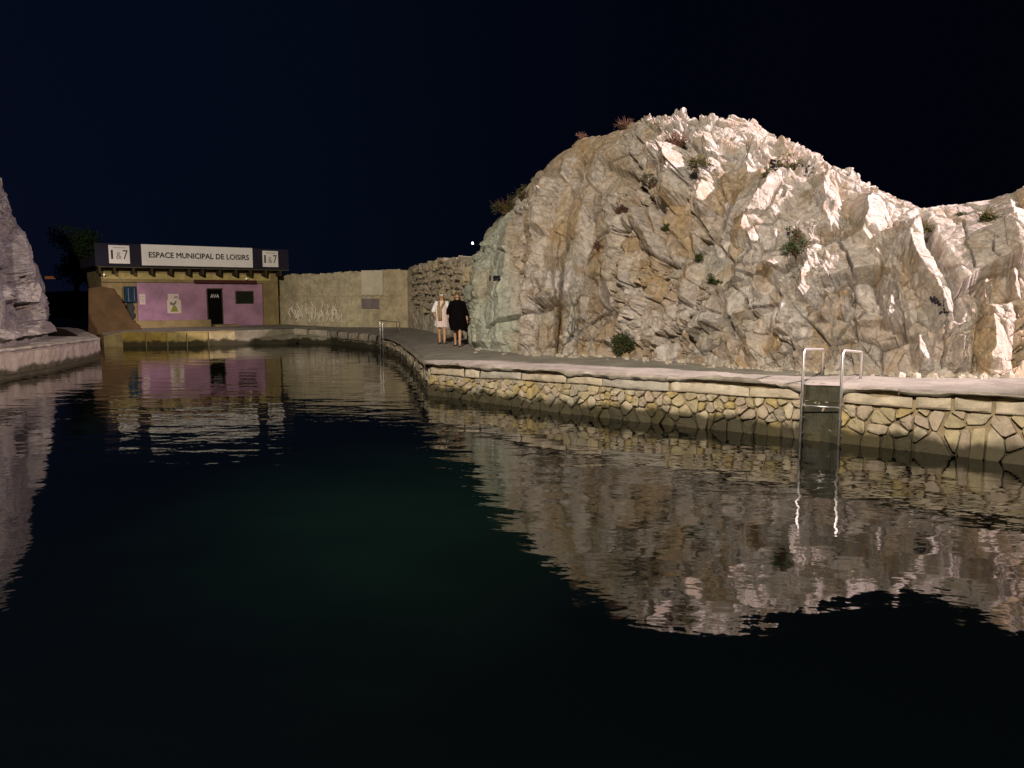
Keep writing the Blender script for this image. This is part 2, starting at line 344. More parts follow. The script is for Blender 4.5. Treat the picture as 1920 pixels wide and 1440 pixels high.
# inner border of the walkway (foot of building, wall and rock), pushed back under them
IN = [(168, 600), (230, 604), (330, 604), (400, 604), (440, 604), (500, 602), (550, 604), (620, 605), (700, 606), (730, 607), (750, 608), (765, 608), (780, 611), (800, 614), (830, 620), (870, 626),
      (990, 648), (1080, 655), (1300, 668), (1500, 680), (1622, 684), (1740, 686), (1841, 687), (1920, 686), (2100, 684), (2500, 680)]
nq = 900
q = np.linspace(0, QW.L, nq)
inner = np.array([at_z(a, b, 0.72 if a < 1000 else np.interp(a, [1000, 1920], [0.74, 0.93])) for a, b in IN])
inn = np.stack([np.interp(q, QW.s, inner[:, k]) for k in range(3)], 1)
outp = QW.P(q, QW.top(q), -0.04)
tt = np.linspace(0, 1, 40)[None, :, None]
G = outp[:, None, :] * (1 - tt) + inn[:, None, :] * tt
G[..., 2] += 0.018 * fbm(G[..., 0] * 1.3, G[..., 1] * 1.3, G[..., 2] * 0, 3, 4) * np.minimum(1, tt[..., 0] * 8) + 0.006 * vnoise(G[..., 0] * 9, G[..., 1] * 9, G[..., 2] * 0, 4)
link('quay_walkway', grid_mesh('quay_walkway', G, True), M['concrete'], kind='structure')

# ------------------------------------------------------------------ masonry: rounded Voronoi stones
def clip(poly, a, b, c):
    out = []
    for i in range(len(poly)):
        p = poly[i]; r = poly[(i + 1) % len(poly)]
        dp = a * p[0] + b * p[1] - c; dr = a * r[0] + b * r[1] - c
        if dp <= 0: out.append(p)
        if (dp < 0 < dr) or (dr < 0 < dp):
            t = dp / (dp - dr); out.append((p[0] + t * (r[0] - p[0]), p[1] + t * (r[1] - p[1])))
    return out
def cells(seeds, s0, s1, z0f, z1f, R):
    res = []
    for i, (x, y) in enumerate(seeds):
        poly = [(x - R, y - R), (x + R, y - R), (x + R, y + R), (x - R, y + R)]
        for j, (u, v) in enumerate(seeds):
            if i == j or abs(u - x) > 2 * R or abs(v - y) > 2 * R: continue
            a, b = u - x, v - y; poly = clip(poly, a, b, a * (u + x) / 2 + b * (v + y) / 2)
            if len(poly) < 3: break
        if len(poly) >= 3: poly = clip(poly, -1, 0, -s0)
        if len(poly) >= 3: poly = clip(poly, 1, 0, s1)
        if len(poly) >= 3: poly = clip(poly, 0, -1, -z0f(x))
        if len(poly) >= 3: poly = clip(poly, 0, 1, z1f(x))
        if len(poly) >= 3: res.append((x, y, poly))
    return res
def round_poly(poly, k=0.25):
    out = []
    for i in range(len(poly)):
        p = poly[i]; r = poly[(i + 1) % len(poly)]
        out.append((p[0] * (1 - k) + r[0] * k, p[1] * (1 - k) + r[1] * k)); out.append((p[0] * k + r[0] * (1 - k), p[1] * k + r[1] * (1 - k)))
    return out
def simplify(poly, mind):
    out = []
    for p in poly:
        if not out or math.hypot(p[0] - out[-1][0], p[1] - out[-1][1]) > mind: out.append(p)
    if len(out) > 2 and math.hypot(out[0][0] - out[-1][0], out[0][1] - out[-1][1]) < mind: out.pop()
    return out
def stones(path, parent, seeds, s0, s1, z0f, z1f, R, gap, proud, mats, rng, name='stone', inner_k=0.72, rk=0.25):
    n = 0
    for x, y, poly in cells(seeds, s0, s1, z0f, z1f, R):
        poly = simplify(poly, R * 0.15)
        if len(poly) < 3: continue
        area = abs(sum(poly[i][0] * poly[(i + 1) % len(poly)][1] - poly[(i + 1) % len(poly)][0] * poly[i][1] for i in range(len(poly)))) / 2
        if area < (R * 0.22) ** 2: continue
        cx = sum(p[0] for p in poly) / len(poly); cy = sum(p[1] for p in poly) / len(poly)
        sz = math.sqrt(area); k = max(0.5, 1 - gap * rng.uniform(0.6, 1.5) / sz)
        poly = round_poly([(cx + (p[0] - cx) * k, cy + (p[1] - cy) * k) for p in poly], rk)
        poly = [(cx + (p[0] - cx) * rng.uniform(.88, 1.05), cy + (p[1] - cy) * rng.uniform(.88, 1.05)) for p in poly]
        pr = proud * rng.uniform(0.3, 1.6); tx, tz = rng.uniform(-.18, .18), rng.uniform(-.2, .2)
        N = len(poly); vs = []
        for kk, o in ((1.0, -0.06), (0.98, pr * .55), (inner_k, pr)):
            for p in poly:
                u = cx + (p[0] - cx) * kk; v = cy + (p[1] - cy) * kk
                oo = o + (tx * (u - cx) + tz * (v - cy) + rng.uniform(-.2, .2) * pr * 2 if o > 0 else 0)
                vs.append(path.P(np.array(u), v, oo))
        vs.append(path.P(np.array(cx), cy, pr * 1.05))
        fs = [(r * N + i, r * N + (i + 1) % N, (r + 1) * N + (i + 1) % N, (r + 1) * N + i) for r in (0, 1) for i in range(N)]
        fs += [(2 * N + i, 2 * N + (i + 1) % N, 3 * N) for i in range(N)]
        mb = MB(); mb.add(vs, fs); mb.build(name, rng.choice(mats), parent, smooth=False); n += 1
    return n
def face_strip(path, s0, s1, z0, z1f, out, ds=0.1, nz=8, amp=0.01, seed=5, back=0.35):
    """a wall body: front face, top and back as one displaced strip"""
    n = max(2, int((s1 - s0) / ds)); q = np.linspace(s0, s1, n)
    top = np.array([z1f(x) for x in q]); rows = []
    for k in range(nz + 1):
        z = z0 + (top - z0) * k / nz
        rows.append(path.P(q, z, out + amp * fbm(q * 2.5, z * 2.5, 0 * q, seed, 3)))
    rows.append(path.P(q, top, out - back)); rows.append(path.P(q, top * 0 + z0, out - back))
    G = np.stack(rows, 1)
    return G

rng = random.Random(11)
# near quay wall, right of the corner
RQ = empty('quay_wall', QW.P(np.array(S_corner), 0)[:3], label='rubble stone quay wall with pale coping under the rocky cliff, along the right of the basin', cat='quay wall')
bpy.context.view_layer.update()
def rel(o, parent):                       # keep world placement when parent has a location
    o.parent = parent; o.matrix_parent_inverse = Matrix.Translation(parent.location).inverted(); return o
class Holder:                              # collects children made in world space
    pass
_link = link
def link(name, me, mat, parent=None, **k):
    o = _link(name, me, mat, None, **k)
    if parent is not None:
        o.parent = parent
        if parent.type == 'EMPTY' and parent.get('_world', 1): o.matrix_parent_inverse = (Matrix.Translation(parent.location) @ Matrix.Rotation(parent.rotation_euler.z, 4, 'Z')).inverted()
    return o

sA, sB, sG0, sG1 = S_corner, QW.L - 0.2, S[1508], S[1577]
joint = lambda s: float(QW.top(s)) - 0.265 + 0.015 * math.sin(s * 1.3) - 0.01 * math.sin(s * 3.1)
G = face_strip(QW, sA, sB, -0.6, lambda s: float(QW.top(s)) - 0.02, -0.055, ds=0.08, nz=24, amp=0.025)
link('wall_core', grid_mesh('wall_core', G), M['mortar'], RQ)
seeds = []
s = sA + 0.1
while s < sB:
    tp = joint(s)
    h = tp - 0.03; rows = 4
    for r in range(rows):
        seeds.append((s + rng.uniform(-.10, .10) + (0.12 if r % 2 else 0), 0.05 + h * (r + .5) / rows + rng.uniform(-.05, .05)))
        if rng.random() < .16: seeds.append((seeds[-1][0] + rng.uniform(.08, .14), seeds[-1][1] + rng.uniform(-.1, .1)))
        if rng.random() < .12: seeds.pop()
    s += rng.uniform(0.15, 0.29)
sM = QW.at_px(1715)
stones(QW, RQ, [q_ for q_ in seeds if q_[0] < sM], sA + 0.02, sM, lambda s: -0.08, joint, 0.30, 0.010, 0.038, M['stone'], rng, inner_k=.78, rk=.2)
stones(QW, RQ, [q_ for q_ in seeds if sM <= q_[0] < QW.at_px(2110) and rng.random() < .55], sM, QW.at_px(2110), lambda s: -0.08, joint, 0.45, 0.012, 0.018, [M['stone'][0], M['stone'][4], M['stone'][2]], rng, inner_k=.9, rk=.15)
# coping stones under the cap, with open joints
s = sA + 0.03
while s < sB - 0.5:
    w = rng.choice([0.5, 0.8, 1.0, 1.2, 1.4]); e2 = min(s + w, sB)
    if s < sG0 - 0.05 and e2 > sG0 - 0.03: e2 = sG0 - 0.03
    if sG0 - 0.05 <= s < sG1: s = sG1 + 0.03; continue
    n = max(8, int((e2 - s) / 0.045)); qq = np.linspace(s + 0.008, e2 - rng.choice([.012, .02, .045]), n); rows = []
    zb = np.array([joint(a) for a in qq]) + 0.012; zt = QW.top(qq) - 0.105 + 0.045 * fbm(qq * 3, qq * 0, qq * 0, 77, 4)
    off = 0.045 + rng.uniform(-.02, .02); sd = rng.randint(0, 999)
    for kk, oo in ((0, -0.08), (0, 0.3), (0.12, 0.8), (0.35, 1.0), (0.6, 1.0), (0.85, 0.85), (1.0, 0.4), (1.0, -0.08)):
        z = zb + (zt - zb) * kk + 0.012 * vnoise(qq * 5, qq * 0 + kk * 3, qq * 0, sd) * (0 < kk)
        edge = np.minimum(1, np.minimum(np.arange(n), np.arange(n)[::-1]) / 1.5)
        o_ = np.where(oo < 0, oo, off * oo * (0.3 + 0.7 * edge) + 0.03 * fbm(qq * 5, z * 9, qq * 0, sd + 3, 3))
        rows.append(QW.P(qq, z, o_))
    link('coping_stone', grid_mesh('coping_stone', np.stack(rows, 1)), rng.choice(M['coping']), RQ)
    s = e2
# concrete cap with a worn, ragged lip
def cap(s0, s1, path, parent, ds=0.04, dep=0.09, lip=0.10, m=None, rag=0.03, back=-0.35):
    qq = np.linspace(s0, s1, max(4, int((s1 - s0) / ds))); T = path.top(qq); rows = []
    rg = rag * (0.5 + fbm(qq * 1.8, qq * 0, qq * 0, 31, 4) * 1.6)
    for o, dz in ((-0.02, -dep * 1.3), (lip * .75, -dep), (lip, -dep * .75), (lip + .012, -dep * .45), (lip, -dep * .2), (lip - .025, -.008), (lip - .07, .004), (-0.1, .006), (back, -0.02)):
        zz = T + dz + (rg if dz < -dep * .6 else rg * .4 if dz < -dep * .4 else 0) + 0.006 * vnoise(qq * 7, qq * 0 + dz * 30, qq * 0, 5)
        rows.append(path.P(qq, zz, o + (0.022 * fbm(qq * 5, qq * 0 + o * 20 + dz * 9, qq * 0, 9, 4) + 0.02 * vnoise(qq * 1.2, qq * 0, qq * 0, 10)) * (1 if o > -.05 else 0)))
    return link('cap_slab', grid_mesh('cap_slab', np.stack(rows, 1), False), m or M['cap'], parent)
cj = [sA - .02]; rc = random.Random(21)
while cj[-1] < sB - 3: cj.append(cj[-1] + rc.uniform(1.3, 2.9))
cj = [c_ for c_ in cj if abs(c_ - sG0) > .5 and not sG0 < c_ < sG1 + .4] + [sG0, sB]; cj = sorted(cj)
for c0_, c1_ in zip(cj[:-1], cj[1:]): cap((sG1 if c0_ == sG0 else c0_) + (.0 if c0_ == sG0 else .012), c1_, QW, RQ, dep=.085, rag=.085, ds=.03)
# slimy recess behind the ladder
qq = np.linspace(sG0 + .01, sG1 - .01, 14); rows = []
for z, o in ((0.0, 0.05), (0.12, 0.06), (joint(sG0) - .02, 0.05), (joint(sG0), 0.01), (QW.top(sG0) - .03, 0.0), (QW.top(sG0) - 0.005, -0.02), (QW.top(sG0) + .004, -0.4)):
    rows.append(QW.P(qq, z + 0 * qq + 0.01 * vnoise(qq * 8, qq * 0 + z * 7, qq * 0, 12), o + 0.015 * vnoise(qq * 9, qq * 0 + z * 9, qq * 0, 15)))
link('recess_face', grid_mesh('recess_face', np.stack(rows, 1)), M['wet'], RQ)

# left return of the quay: corner round to the far ladder
RC = empty('quay_wall', QW.P(np.array(S[717]), 0), label='short grey curving quay wall between the far ladder and the corner', cat='quay wall')
s1c = S_corner - 0.02
G = face_strip(QW, S[717], s1c, -0.6, lambda s: float(QW.top(s)) - 0.02, -0.02, ds=0.1, nz=12, amp=0.02)
link('wall_core', grid_mesh('wall_core', G), M['mortar_pale'], RC)
seeds = []; s = S[717] + .1
while s < s1c:
    for r in range(3): seeds.append((s + rng.uniform(-.1, .1), 0.05 + 0.5 * (r + .5) / 3 + rng.uniform(-.05, .05)))
    s += rng.uniform(.3, .5)
stones(QW, RC, seeds, S[717], s1c, lambda s: -.05, lambda s: float(QW.top(s)) - .12, .5, .03, .035, [M['stone'][3], M['stone'][0], M['stone'][3]], rng)
cap(S[717], s1c, QW, RC, ds=.08, dep=.11, rag=.04)

# far quay with block coping, then the stained wall before the building
RF = empty('quay_wall', QW.P(np.array(S[550]), 0), label='far quay wall topped with separate pale blocks, below the old harbour wall', cat='quay wall')
G = face_strip(QW, S[440], S[717], -0.6, lambda s: float(QW.top(s)) - .02, -0.06, ds=.15, nz=8, amp=.03)
link('wall_core', grid_mesh('wall_core', G), M['concrete_far'], RF)
s = S[550] + .1
while s < S[700] + .2:
    w = rng.uniform(.75, 1.1); qq = np.linspace(s, min(s + w, S[717] - .05), 6); rows = []
    for dz, o in ((-.30, -.1), (-.29, .03), (-.2, .07), (-.08, .06), (-.005, .03), (.02, -.05), (.02, -.35)):
        rows.append(QW.P(qq, QW.top(qq) + dz + .01 * vnoise(qq * 5, qq * 0 + dz * 9, qq * 0, 3), o + .02 * vnoise(qq * 6, qq * 0 + dz * 20, qq * 0, 8)))
    link('coping_stone', grid_mesh('coping_stone', np.stack(rows, 1)), rng.choice(M['coping']), RF)
    s += w + .16
# ramp slab: a worn slab sloping down to the water
mb = MB(); a = [QW.P(np.array(S[440] + .2), z, o) for z, o in ((.52, 0), (.70, -1.4))]; b = [QW.P(np.array(S[550] + .4), z, o) for z, o in ((.60, 0), (.74, -1.4))]
c0 = QW.P(np.array(S[440] + 1.2), .12, .55); c1 = QW.P(np.array(S[550] - .6), .12, .6)
mb.hexa([c0 - [0, 0, .25], c1 - [0, 0, .25], b[1] - [0, 0, .35], a[1] - [0, 0, .35]], [c0, c1, b[1], a[1]])
mb.build('ramp_slab', M['concrete_far'], RF)
RB = empty('quay_wall', QW.P(np.array(S[230]), 0), label='yellow stained block quay wall at the foot of the pink building', cat='quay wall')
G = face_strip(QW, 0.02, S[440], -0.6, lambda s: float(QW.top(s)) - .01, -.05, ds=.2, nz=8, amp=.02)
link('wall_core', grid_mesh('wall_core', G), M['yrender'], RB)
s = S[230]
ym = [mat('yellow block %s' % k, c, var=.3, scale=3, bump=.5, zstain=(.25, ALG, .95)) for k, c in (('deep', (.30, .21, .05)), ('mid', (.34, .27, .10)), ('pale', (.38, .32, .17)))]
while s < S[440] - .2:
    w = rng.uniform(.7, 1.3); qq = np.linspace(s, min(s + w, S[440]), 5); rows = []
    for z, o in ((-.1, -.06), (0, .02), (.2, .04), (.45, .04), (.6, .02), (.66, -.1)):
        rows.append(QW.P(qq, z + .01 * vnoise(qq * 5, qq * 0 + z * 9, qq * 0, 3), o + .02 * vnoise(qq * 6, qq * 0 + z * 20, qq * 0, 8)))
    t_ = (s - S[230]) / (S[440] - S[230])
    link('block', grid_mesh('block', np.stack(rows, 1)), ym[min(2, int(t_ * 3))], RB); s += w + .05

# left quay
LW = [(-600, 800, 722), (-200, 745, 683), (0, 713, 656), (100, 695, 644), (188, 673, 633)]
lp = []
for px, pw, pe in LW:
    w = at_z(px, pw, 0.0); t = at_Y(px, pe, w[1]); lp.append((w[0], w[1], t[2]))
zc = lp[-1][2]
for a_, b_ in ((176, 664), (150, 648), (85, 634)): w = at_z(a_, b_, 0); lp.append((w[0], w[1], zc))
LQ = Path(lp)
LE = empty('quay_wall', LQ.P(np.array(LQ.s[3]), 0), label='low pale quay wall on the left, ending in a square corner', cat='quay wall')
G = face_strip(LQ, 0, LQ.L, -.6, lambda s: float(LQ.top(s)) - .01, -.03, ds=.12, nz=14, amp=.04, back=.5)
LQM = mat('left quay render', (.24, .21, .175), scale=2.5, bump=.9, bscale=9, col2=(.17, .135, .105), zstain=(.24, ALG, .97))
link('wall_core', grid_mesh('wall_core', G), LQM, LE)
cap(0, LQ.L, LQ, LE, ds=.08, dep=.08, lip=.04, rag=.02)
s = float(LQ.s[1]); rngl = random.Random(5)
while s < LQ.s[4] - .3:
    w = rngl.uniform(.6, 1.5); qq = np.linspace(s, min(s + w, LQ.s[4] - .02), 9); rows = []
    for z, o in ((.1, -.06), (.12, .015), (.3, .03), (.5, .03), (.68, .02), (.70, -.08)):
        rows.append(LQ.P(qq, z + .012 * vnoise(qq * 5, qq * 0 + z * 9, qq * 0, 3), o + .028 * vnoise(qq * 6, qq * 0 + z * 9, qq * 0, 8)))
    link('block', grid_mesh('block', np.stack(rows, 1)), LQM, LE); s += w + .012
q = np.linspace(0, LQ.L, 160); o_ = LQ.P(q, LQ.top(q), -.03)
back = o_ + np.array([-1.0, 1.0, 0]) * np.interp(q, [0, LQ.s[2], LQ.s[4], LQ.s[5], LQ.L], [14, 9, 0.5, .3, .3])[:, None]; back[:, 2] = .8
G = o_[:, None, :] * (1 - np.linspace(0, 1, 20)[None, :, None]) + back[:, None, :] * np.linspace(0, 1, 20)[None, :, None]
back2 = np.array([[-45, 55, .78]])
G[..., 2] += .012 * vnoise(G[..., 0] * 2, G[..., 1] * 2, G[..., 2] * 0, 3) - .012
link('quay_walkway', grid_mesh('quay_walkway', G, True), M['concrete'], kind='structure')

# quay under the camera (behind the picture)
mb = MB(); mb.box(-30, -25, -1, 30, 1.6, .72); mb.build('quay_walkway', M['concrete'], kind='structure')

# ------------------------------------------------------------------ rocks
def rock(ctrl, nu, nv, nb, feats, cracks, seed, region, dens=None, backd=7.0, amps=(1, 1, 1, 1)):
    C = np.array(ctrl, float)
    key = np.concatenate([[0], np.cumsum(np.abs(np.diff(C[:, 3])) * .7 + np.abs(np.diff(C[:, 0])) * .3)])
    if dens: w = np.interp(key, key, dens); kk = np.concatenate([[0], np.cumsum(np.diff(key) * (w[1:] + w[:-1]) / 2)])
    else: kk = key
    u = np.interp(np.linspace(0, kk[-1], nu), kk, key)
    ci = [np.interp(u, key, C[:, i]) for i in range(6)]
    ker = np.hanning(31); ker /= ker.sum()
    ci = [np.convolve(np.pad(c, 15, 'edge'), ker, 'valid') for c in ci]
    B = np.array([at_z(a, b, z) for a, b, z in zip(ci[0], ci[1], ci[2])]); Cc = np.array([at_Y(a, b, y) for a, b, y in zip(ci[3], ci[4], ci[5])])
    v = np.linspace(-0.04, 1, nv); a = np.clip(v, 0, 1) * np.pi / 2
    hz = .5 * np.sin(a) + .5 * np.clip(v, 0, 1); hy = .5 * (1 - np.cos(a)) + .5 * np.clip(v, 0, 1)
    D = Cc - B
    P = B[:, None, :] + D[:, None, :] * np.stack([hy, hy, hz], -1)[None]
    P[:, :, 2] += np.minimum(v, 0)[None] * 12
    aw = Cc[:, :2] / np.linalg.norm(Cc[:, :2], axis=1, keepdims=True)
    vb = np.linspace(0, 1, nb + 1)[1:]
    Pb = np.repeat(Cc[:, None, :], nb, 1); Pb[:, :, :2] += aw[:, None, :] * (backd * vb)[None, :, None]
    Pb[:, :, 2] = Cc[:, None, 2] * (1 - vb ** 1.6)[None] - 1.0 * vb[None] ** 2
    P = np.concatenate([P, Pb], 1); front = np.concatenate([np.ones(nv), np.clip(1 - vb * 6, 0, 1)])[None, :] * np.ones((nu, 1))
    gu = np.gradient(P, axis=0); gv = np.gradient(P, axis=1); N = np.cross(gu, gv); N /= np.maximum(np.linalg.norm(N, axis=-1, keepdims=True), 1e-9)
    tocam = np.array([0, 0, EYE]) - P
    if np.mean(np.sum(N * tocam, -1)[:, nv // 2]) < 0: N = -N
    X, Y = proj(P)
    mid = P[:, int(nv * .3)]; ss = np.concatenate([[0], np.cumsum(np.linalg.norm(np.diff(mid, axis=0), axis=1))])[:, None] * np.ones_like(X)
    dt = np.linalg.norm(np.diff(P, axis=1), axis=-1); tt_ = np.concatenate([np.zeros((nu, 1)), np.cumsum(dt, axis=1)], 1)
    # warp
    wx = ss + .08 * fbm(ss * .8, tt_ * .8, 0 * ss, seed + 1, 3); wy = tt_ + .08 * fbm(ss * .8, tt_ * .8, 0 * ss + 9, seed + 2, 3)
    wx2 = wx + .025 * fbm(ss * 7, tt_ * 7, 0 * ss, seed + 3, 3); wy2 = wy + .025 * fbm(ss * 7, tt_ * 7, 0 * ss + 4, seed + 4, 3)
    R = region(X, Y, P)                      # list of (weight, angle, stretch), and small-scale gain
    crest = np.concatenate([1 - .55 * sstep(.75, 1.0, v), np.full(nb, .45)])[None, :]
    d = np.zeros_like(X); hid = np.zeros_like(X); hid2 = np.zeros_like(X); wsum = 0
    best = np.zeros_like(X) - 1
    for k, (wt, ang, st) in enumerate(R['strata']):
        ca, sa = math.cos(ang), math.sin(ang)
        ax = (wx2 * ca + wy2 * sa); bx = (-wx2 * sa + wy2 * ca)          # ax along the strata
        f1, h1 = facets(ax / (1.5 * st), bx / 1.15, seed + 10 * k, 1.0, .45, 1.2, .045)
        f2, h2 = facets(ax / (.68 * st), bx / .50, seed + 10 * k + 3, 0.8, .42, 1.2, .07)
        f3, h3 = facets(ax / (.30 * st), bx / .24, seed + 10 * k + 5, 1.0, .55, .9, .10)
        hh_ = (h1 * 7.31) % 1.0; rk = .22 + 1.0 * (hh_ > .5) + .35 * ((hh_ > .25) & (hh_ <= .5)); rk = np.where(R['flat'] > .5, .18, rk)   # some blocks break smooth, others rubbly
        hh2 = (h2 * 5.77) % 1.0; rk2 = np.maximum(rk * (.35 + 1.1 * (hh2 > .45)), .2)
        RK = rk2 if k == 0 else np.where(wt > best, rk2, RK)
        d += wt * (.30 * amps[0] * f1 * crest * np.where(R['flat'] > .5, .4, 1) + (.16 + .07 * R['small']) * amps[1] * f2 * np.minimum(rk + .25, 1) + .115 * amps[2] * f3 * R['small'] * rk2); 
        m = wt > best; hid = np.where(m, h1, hid); hid2 = np.where(m, h2, hid2); best = np.maximum(best, wt)
    f4, h4 = facets(wx2 / .19, wy2 / .15, seed + 91, .9, .6, .7, .12)
    d += .052 * amps[3] * f4 * R['small'] * RK
    d += .028 * fbm(P[..., 0] * 11, P[..., 1] * 11, P[..., 2] * 11, seed + 55, 3) * (.5 + R['small']) * np.minimum(RK + .3, 1.1) + .03 * fbm(P[..., 0] * 3, P[..., 1] * 3, P[..., 2] * 3, seed + 50, 4, True) * R['small'] + .16 * crest * fbm(P[..., 0] * .45, P[..., 1] * .45, P[..., 2] * .45, seed + 60, 2)
    # hand-placed ridges / ledges: (x0,y0,x1,y1, wneg, wpos, height), located on the relief they themselves raise
    d0 = d; d00 = d0; F = np.zeros_like(d); MK = np.zeros_like(d)
    fcrest = np.concatenate([1 - .6 * sstep(.70, .97, v), np.full(nb, .3)])[None, :]
    wob = 8 * fbm(X / 22, Y / 22, 0 * X, seed + 70, 4), 8 * fbm(X / 22, Y / 22, 0 * X + 3, seed + 71, 4)
    for it in range(3):
        X2, Y2 = proj(P + N * (.5 * F + .35 * d0)[..., None]); jx = X2 + wob[0]; jy = Y2 + wob[1]
        Fn = np.zeros_like(d); MK = np.zeros_like(d)
        for (x0, y0, x1, y1, wn, wp, h) in feats:
            dx, dy = x1 - x0, y1 - y0; L = math.hypot(dx, dy); dx /= L; dy /= L
            al = (jx - x0) * dx + (jy - y0) * dy; s_ = (jx - x0) * dy - (jy - y0) * dx
            f = np.where(s_ > 0, 1 - s_ / wp, 1 + s_ / wn); e_ = np.minimum(al, L - al) / (.22 * L) + .9
            f = np.clip(np.minimum(f, e_), 0, 1)
            Fn = np.maximum(Fn, h * f * front * fcrest) + .3 * np.minimum(Fn, h * f * front * fcrest)
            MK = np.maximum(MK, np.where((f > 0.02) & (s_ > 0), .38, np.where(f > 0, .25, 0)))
        F = Fn
    d = d0 * (1 - MK * front) + F * 1.25
    for (line, w, dep) in cracks:
        best_ = np.full(X.shape, 1e9)
        for (x0, y0), (x1, y1) in zip(line[:-1], line[1:]):
            dx, dy = x1 - x0, y1 - y0; L2 = dx * dx + dy * dy
            t_ = np.clip(((jx - x0) * dx + (jy - y0) * dy) / L2, 0, 1)
            best_ = np.minimum(best_, np.hypot(jx - x0 - t_ * dx, jy - y0 - t_ * dy))
        d -= 1.3 * dep * np.exp(-(best_ / w) ** 2) * front
    fade = np.clip((v + .0) / .05, 0.35, 1); fade = np.concatenate([fade, np.ones(nb)])[None, :]
    d = d * np.concatenate([1 - .4 * sstep(.85, 1.0, v), np.full(nb, .6)])[None, :]
    PD = P + N * (d * fade)[..., None]
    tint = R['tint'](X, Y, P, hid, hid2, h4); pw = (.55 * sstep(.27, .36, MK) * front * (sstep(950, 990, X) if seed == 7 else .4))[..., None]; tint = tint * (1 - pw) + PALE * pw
    return PD, tint, (X, Y)

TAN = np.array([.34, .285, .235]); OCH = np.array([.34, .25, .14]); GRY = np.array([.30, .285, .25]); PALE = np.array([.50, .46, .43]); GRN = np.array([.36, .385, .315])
def region_main(X, Y, P):
    wl = 1 - sstep(1040, 1160, X); wr = sstep(1440, 1600, X); wm = 1 - wl - wr
    rub = sstep(360, 290, Y) * sstep(1150, 1230, X) * (1 - sstep(1440, 1480, X)) + sstep(1440, 1500, X) * sstep(70, 20, Y - np.interp(X, [1440, 1520, 1600, 1680, 1740], [255, 288, 325, 362, 382])) * (1 - sstep(1700, 1760, X))
    small = .72 + .55 * np.clip(rub, 0, 1) - .35 * (1 - sstep(930, 990, X)) + .25 * sstep(.1, .5, vnoise(X / 60, Y / 60, X * 0, 5))
    def tint(X, Y, P, a, b, c):
        t = TAN + 0 * X[..., None]
        def mix(t, w, col): return t * (1 - w[..., None]) + col * w[..., None]
        t = mix(t, (a > .80) * .6, OCH); t = mix(t, (a < .28) * .8, GRY); t = mix(t, ((b > .45) & (b < .62)) * .7, PALE); t = mix(t, (b > .86) * .7, OCH); t = mix(t, (b < .12) * .6, GRY)
        t = mix(t, .92 * (1 - sstep(950, 975, X)) , GRN)
        t = mix(t, .85 * np.exp(-((X - 1060 - (690 - Y) * .12) / 13.) ** 2) * sstep(440, 520, Y), np.array([.42, .43, .40]))
        t = mix(t, .75 * np.exp(-((X - 1040) / 24.) ** 2 - ((Y - 440) / 38.) ** 2), OCH * 1.1)
        t = mix(t, .38 * sstep(1300, 1120, X) * sstep(960, 1000, X) * sstep(540, 440, Y), OCH)
        t = mix(t, np.clip(rub, 0, 1) * .65, PALE)
        t = mix(t, .6 * sstep(1180, 1120, X) * sstep(330, 260, Y), OCH * 1.05)
        t = mix(t, .5 * np.exp(-((Y - 560) / 50.) ** 2 - ((X - 1110) / 40.) ** 2), OCH * .8)
        t = mix(t, .55 * np.clip(fbm(P[..., 0] * 1.3, P[..., 1] * 1.3, P[..., 2] * 1.3, 8, 5) * 2.2, 0, 1), OCH * .9)
        return t * (.92 + .16 * c[..., None])
    flat = ((X > 1742) & (X < 1885) & (Y > 405) & (Y < 550 - (X - 1742) * .3)) | ((X > 1560) & (X < 1660) & (Y > 450) & (Y < 520)) | ((X > 1010) & (X < 1062) & (Y > 400) & (Y < 480))
    return dict(flat=flat * 1.0, strata=[(wl, math.radians(84), 1.45), (wm, math.radians(60), .85), (wr, math.radians(-58), 1.0)], small=small, tint=tint)
MC = [(905, 632, .72, 884, 600, 32), (886, 640, .72, 874, 575, 29), (880, 652, .72, 882, 520, 27), (900, 657, .72, 893, 475, 26), (930, 660, .73, 912, 432, 25.3), (965, 664, .74, 945, 397, 24.8),
      (1000, 667, .75, 985, 352, 24.3), (1040, 668, .76, 1035, 297, 23.7), (1080, 668, .76, 1085, 262, 23.2), (1120, 669, .77, 1130, 252, 22.8), (1150, 670, .77, 1168, 238, 22.4),
      (1200, 676, .78, 1213, 216, 21.8), (1300, 685, .80, 1300, 211, 20.8), (1350, 689, .81, 1345, 214, 20.3), (1400, 691, .82, 1405, 226, 20.0), (1450, 694, .83, 1450, 252, 19.6),
      (1520, 698, .85, 1520, 284, 19.0), (1600, 702, .87, 1600, 329, 18.0), (1680, 705, .88, 1680, 366, 16.9), (1730, 706, .89, 1735, 385, 16.2), (1800, 706, .90, 1800, 382, 16.0),
      (1860, 706, .92, 1860, 377, 15.9), (1920, 705, .94, 1920, 348, 15.8), (2050, 702, .95, 2050, 325, 16), (2200, 700, .96, 2220, 400, 16), (2450, 700, .97, 2450, 520, 15.5)]
MD = [.5, 1, 1.3, 1.2] + [1] * 18 + [1, .4, .25, .25]
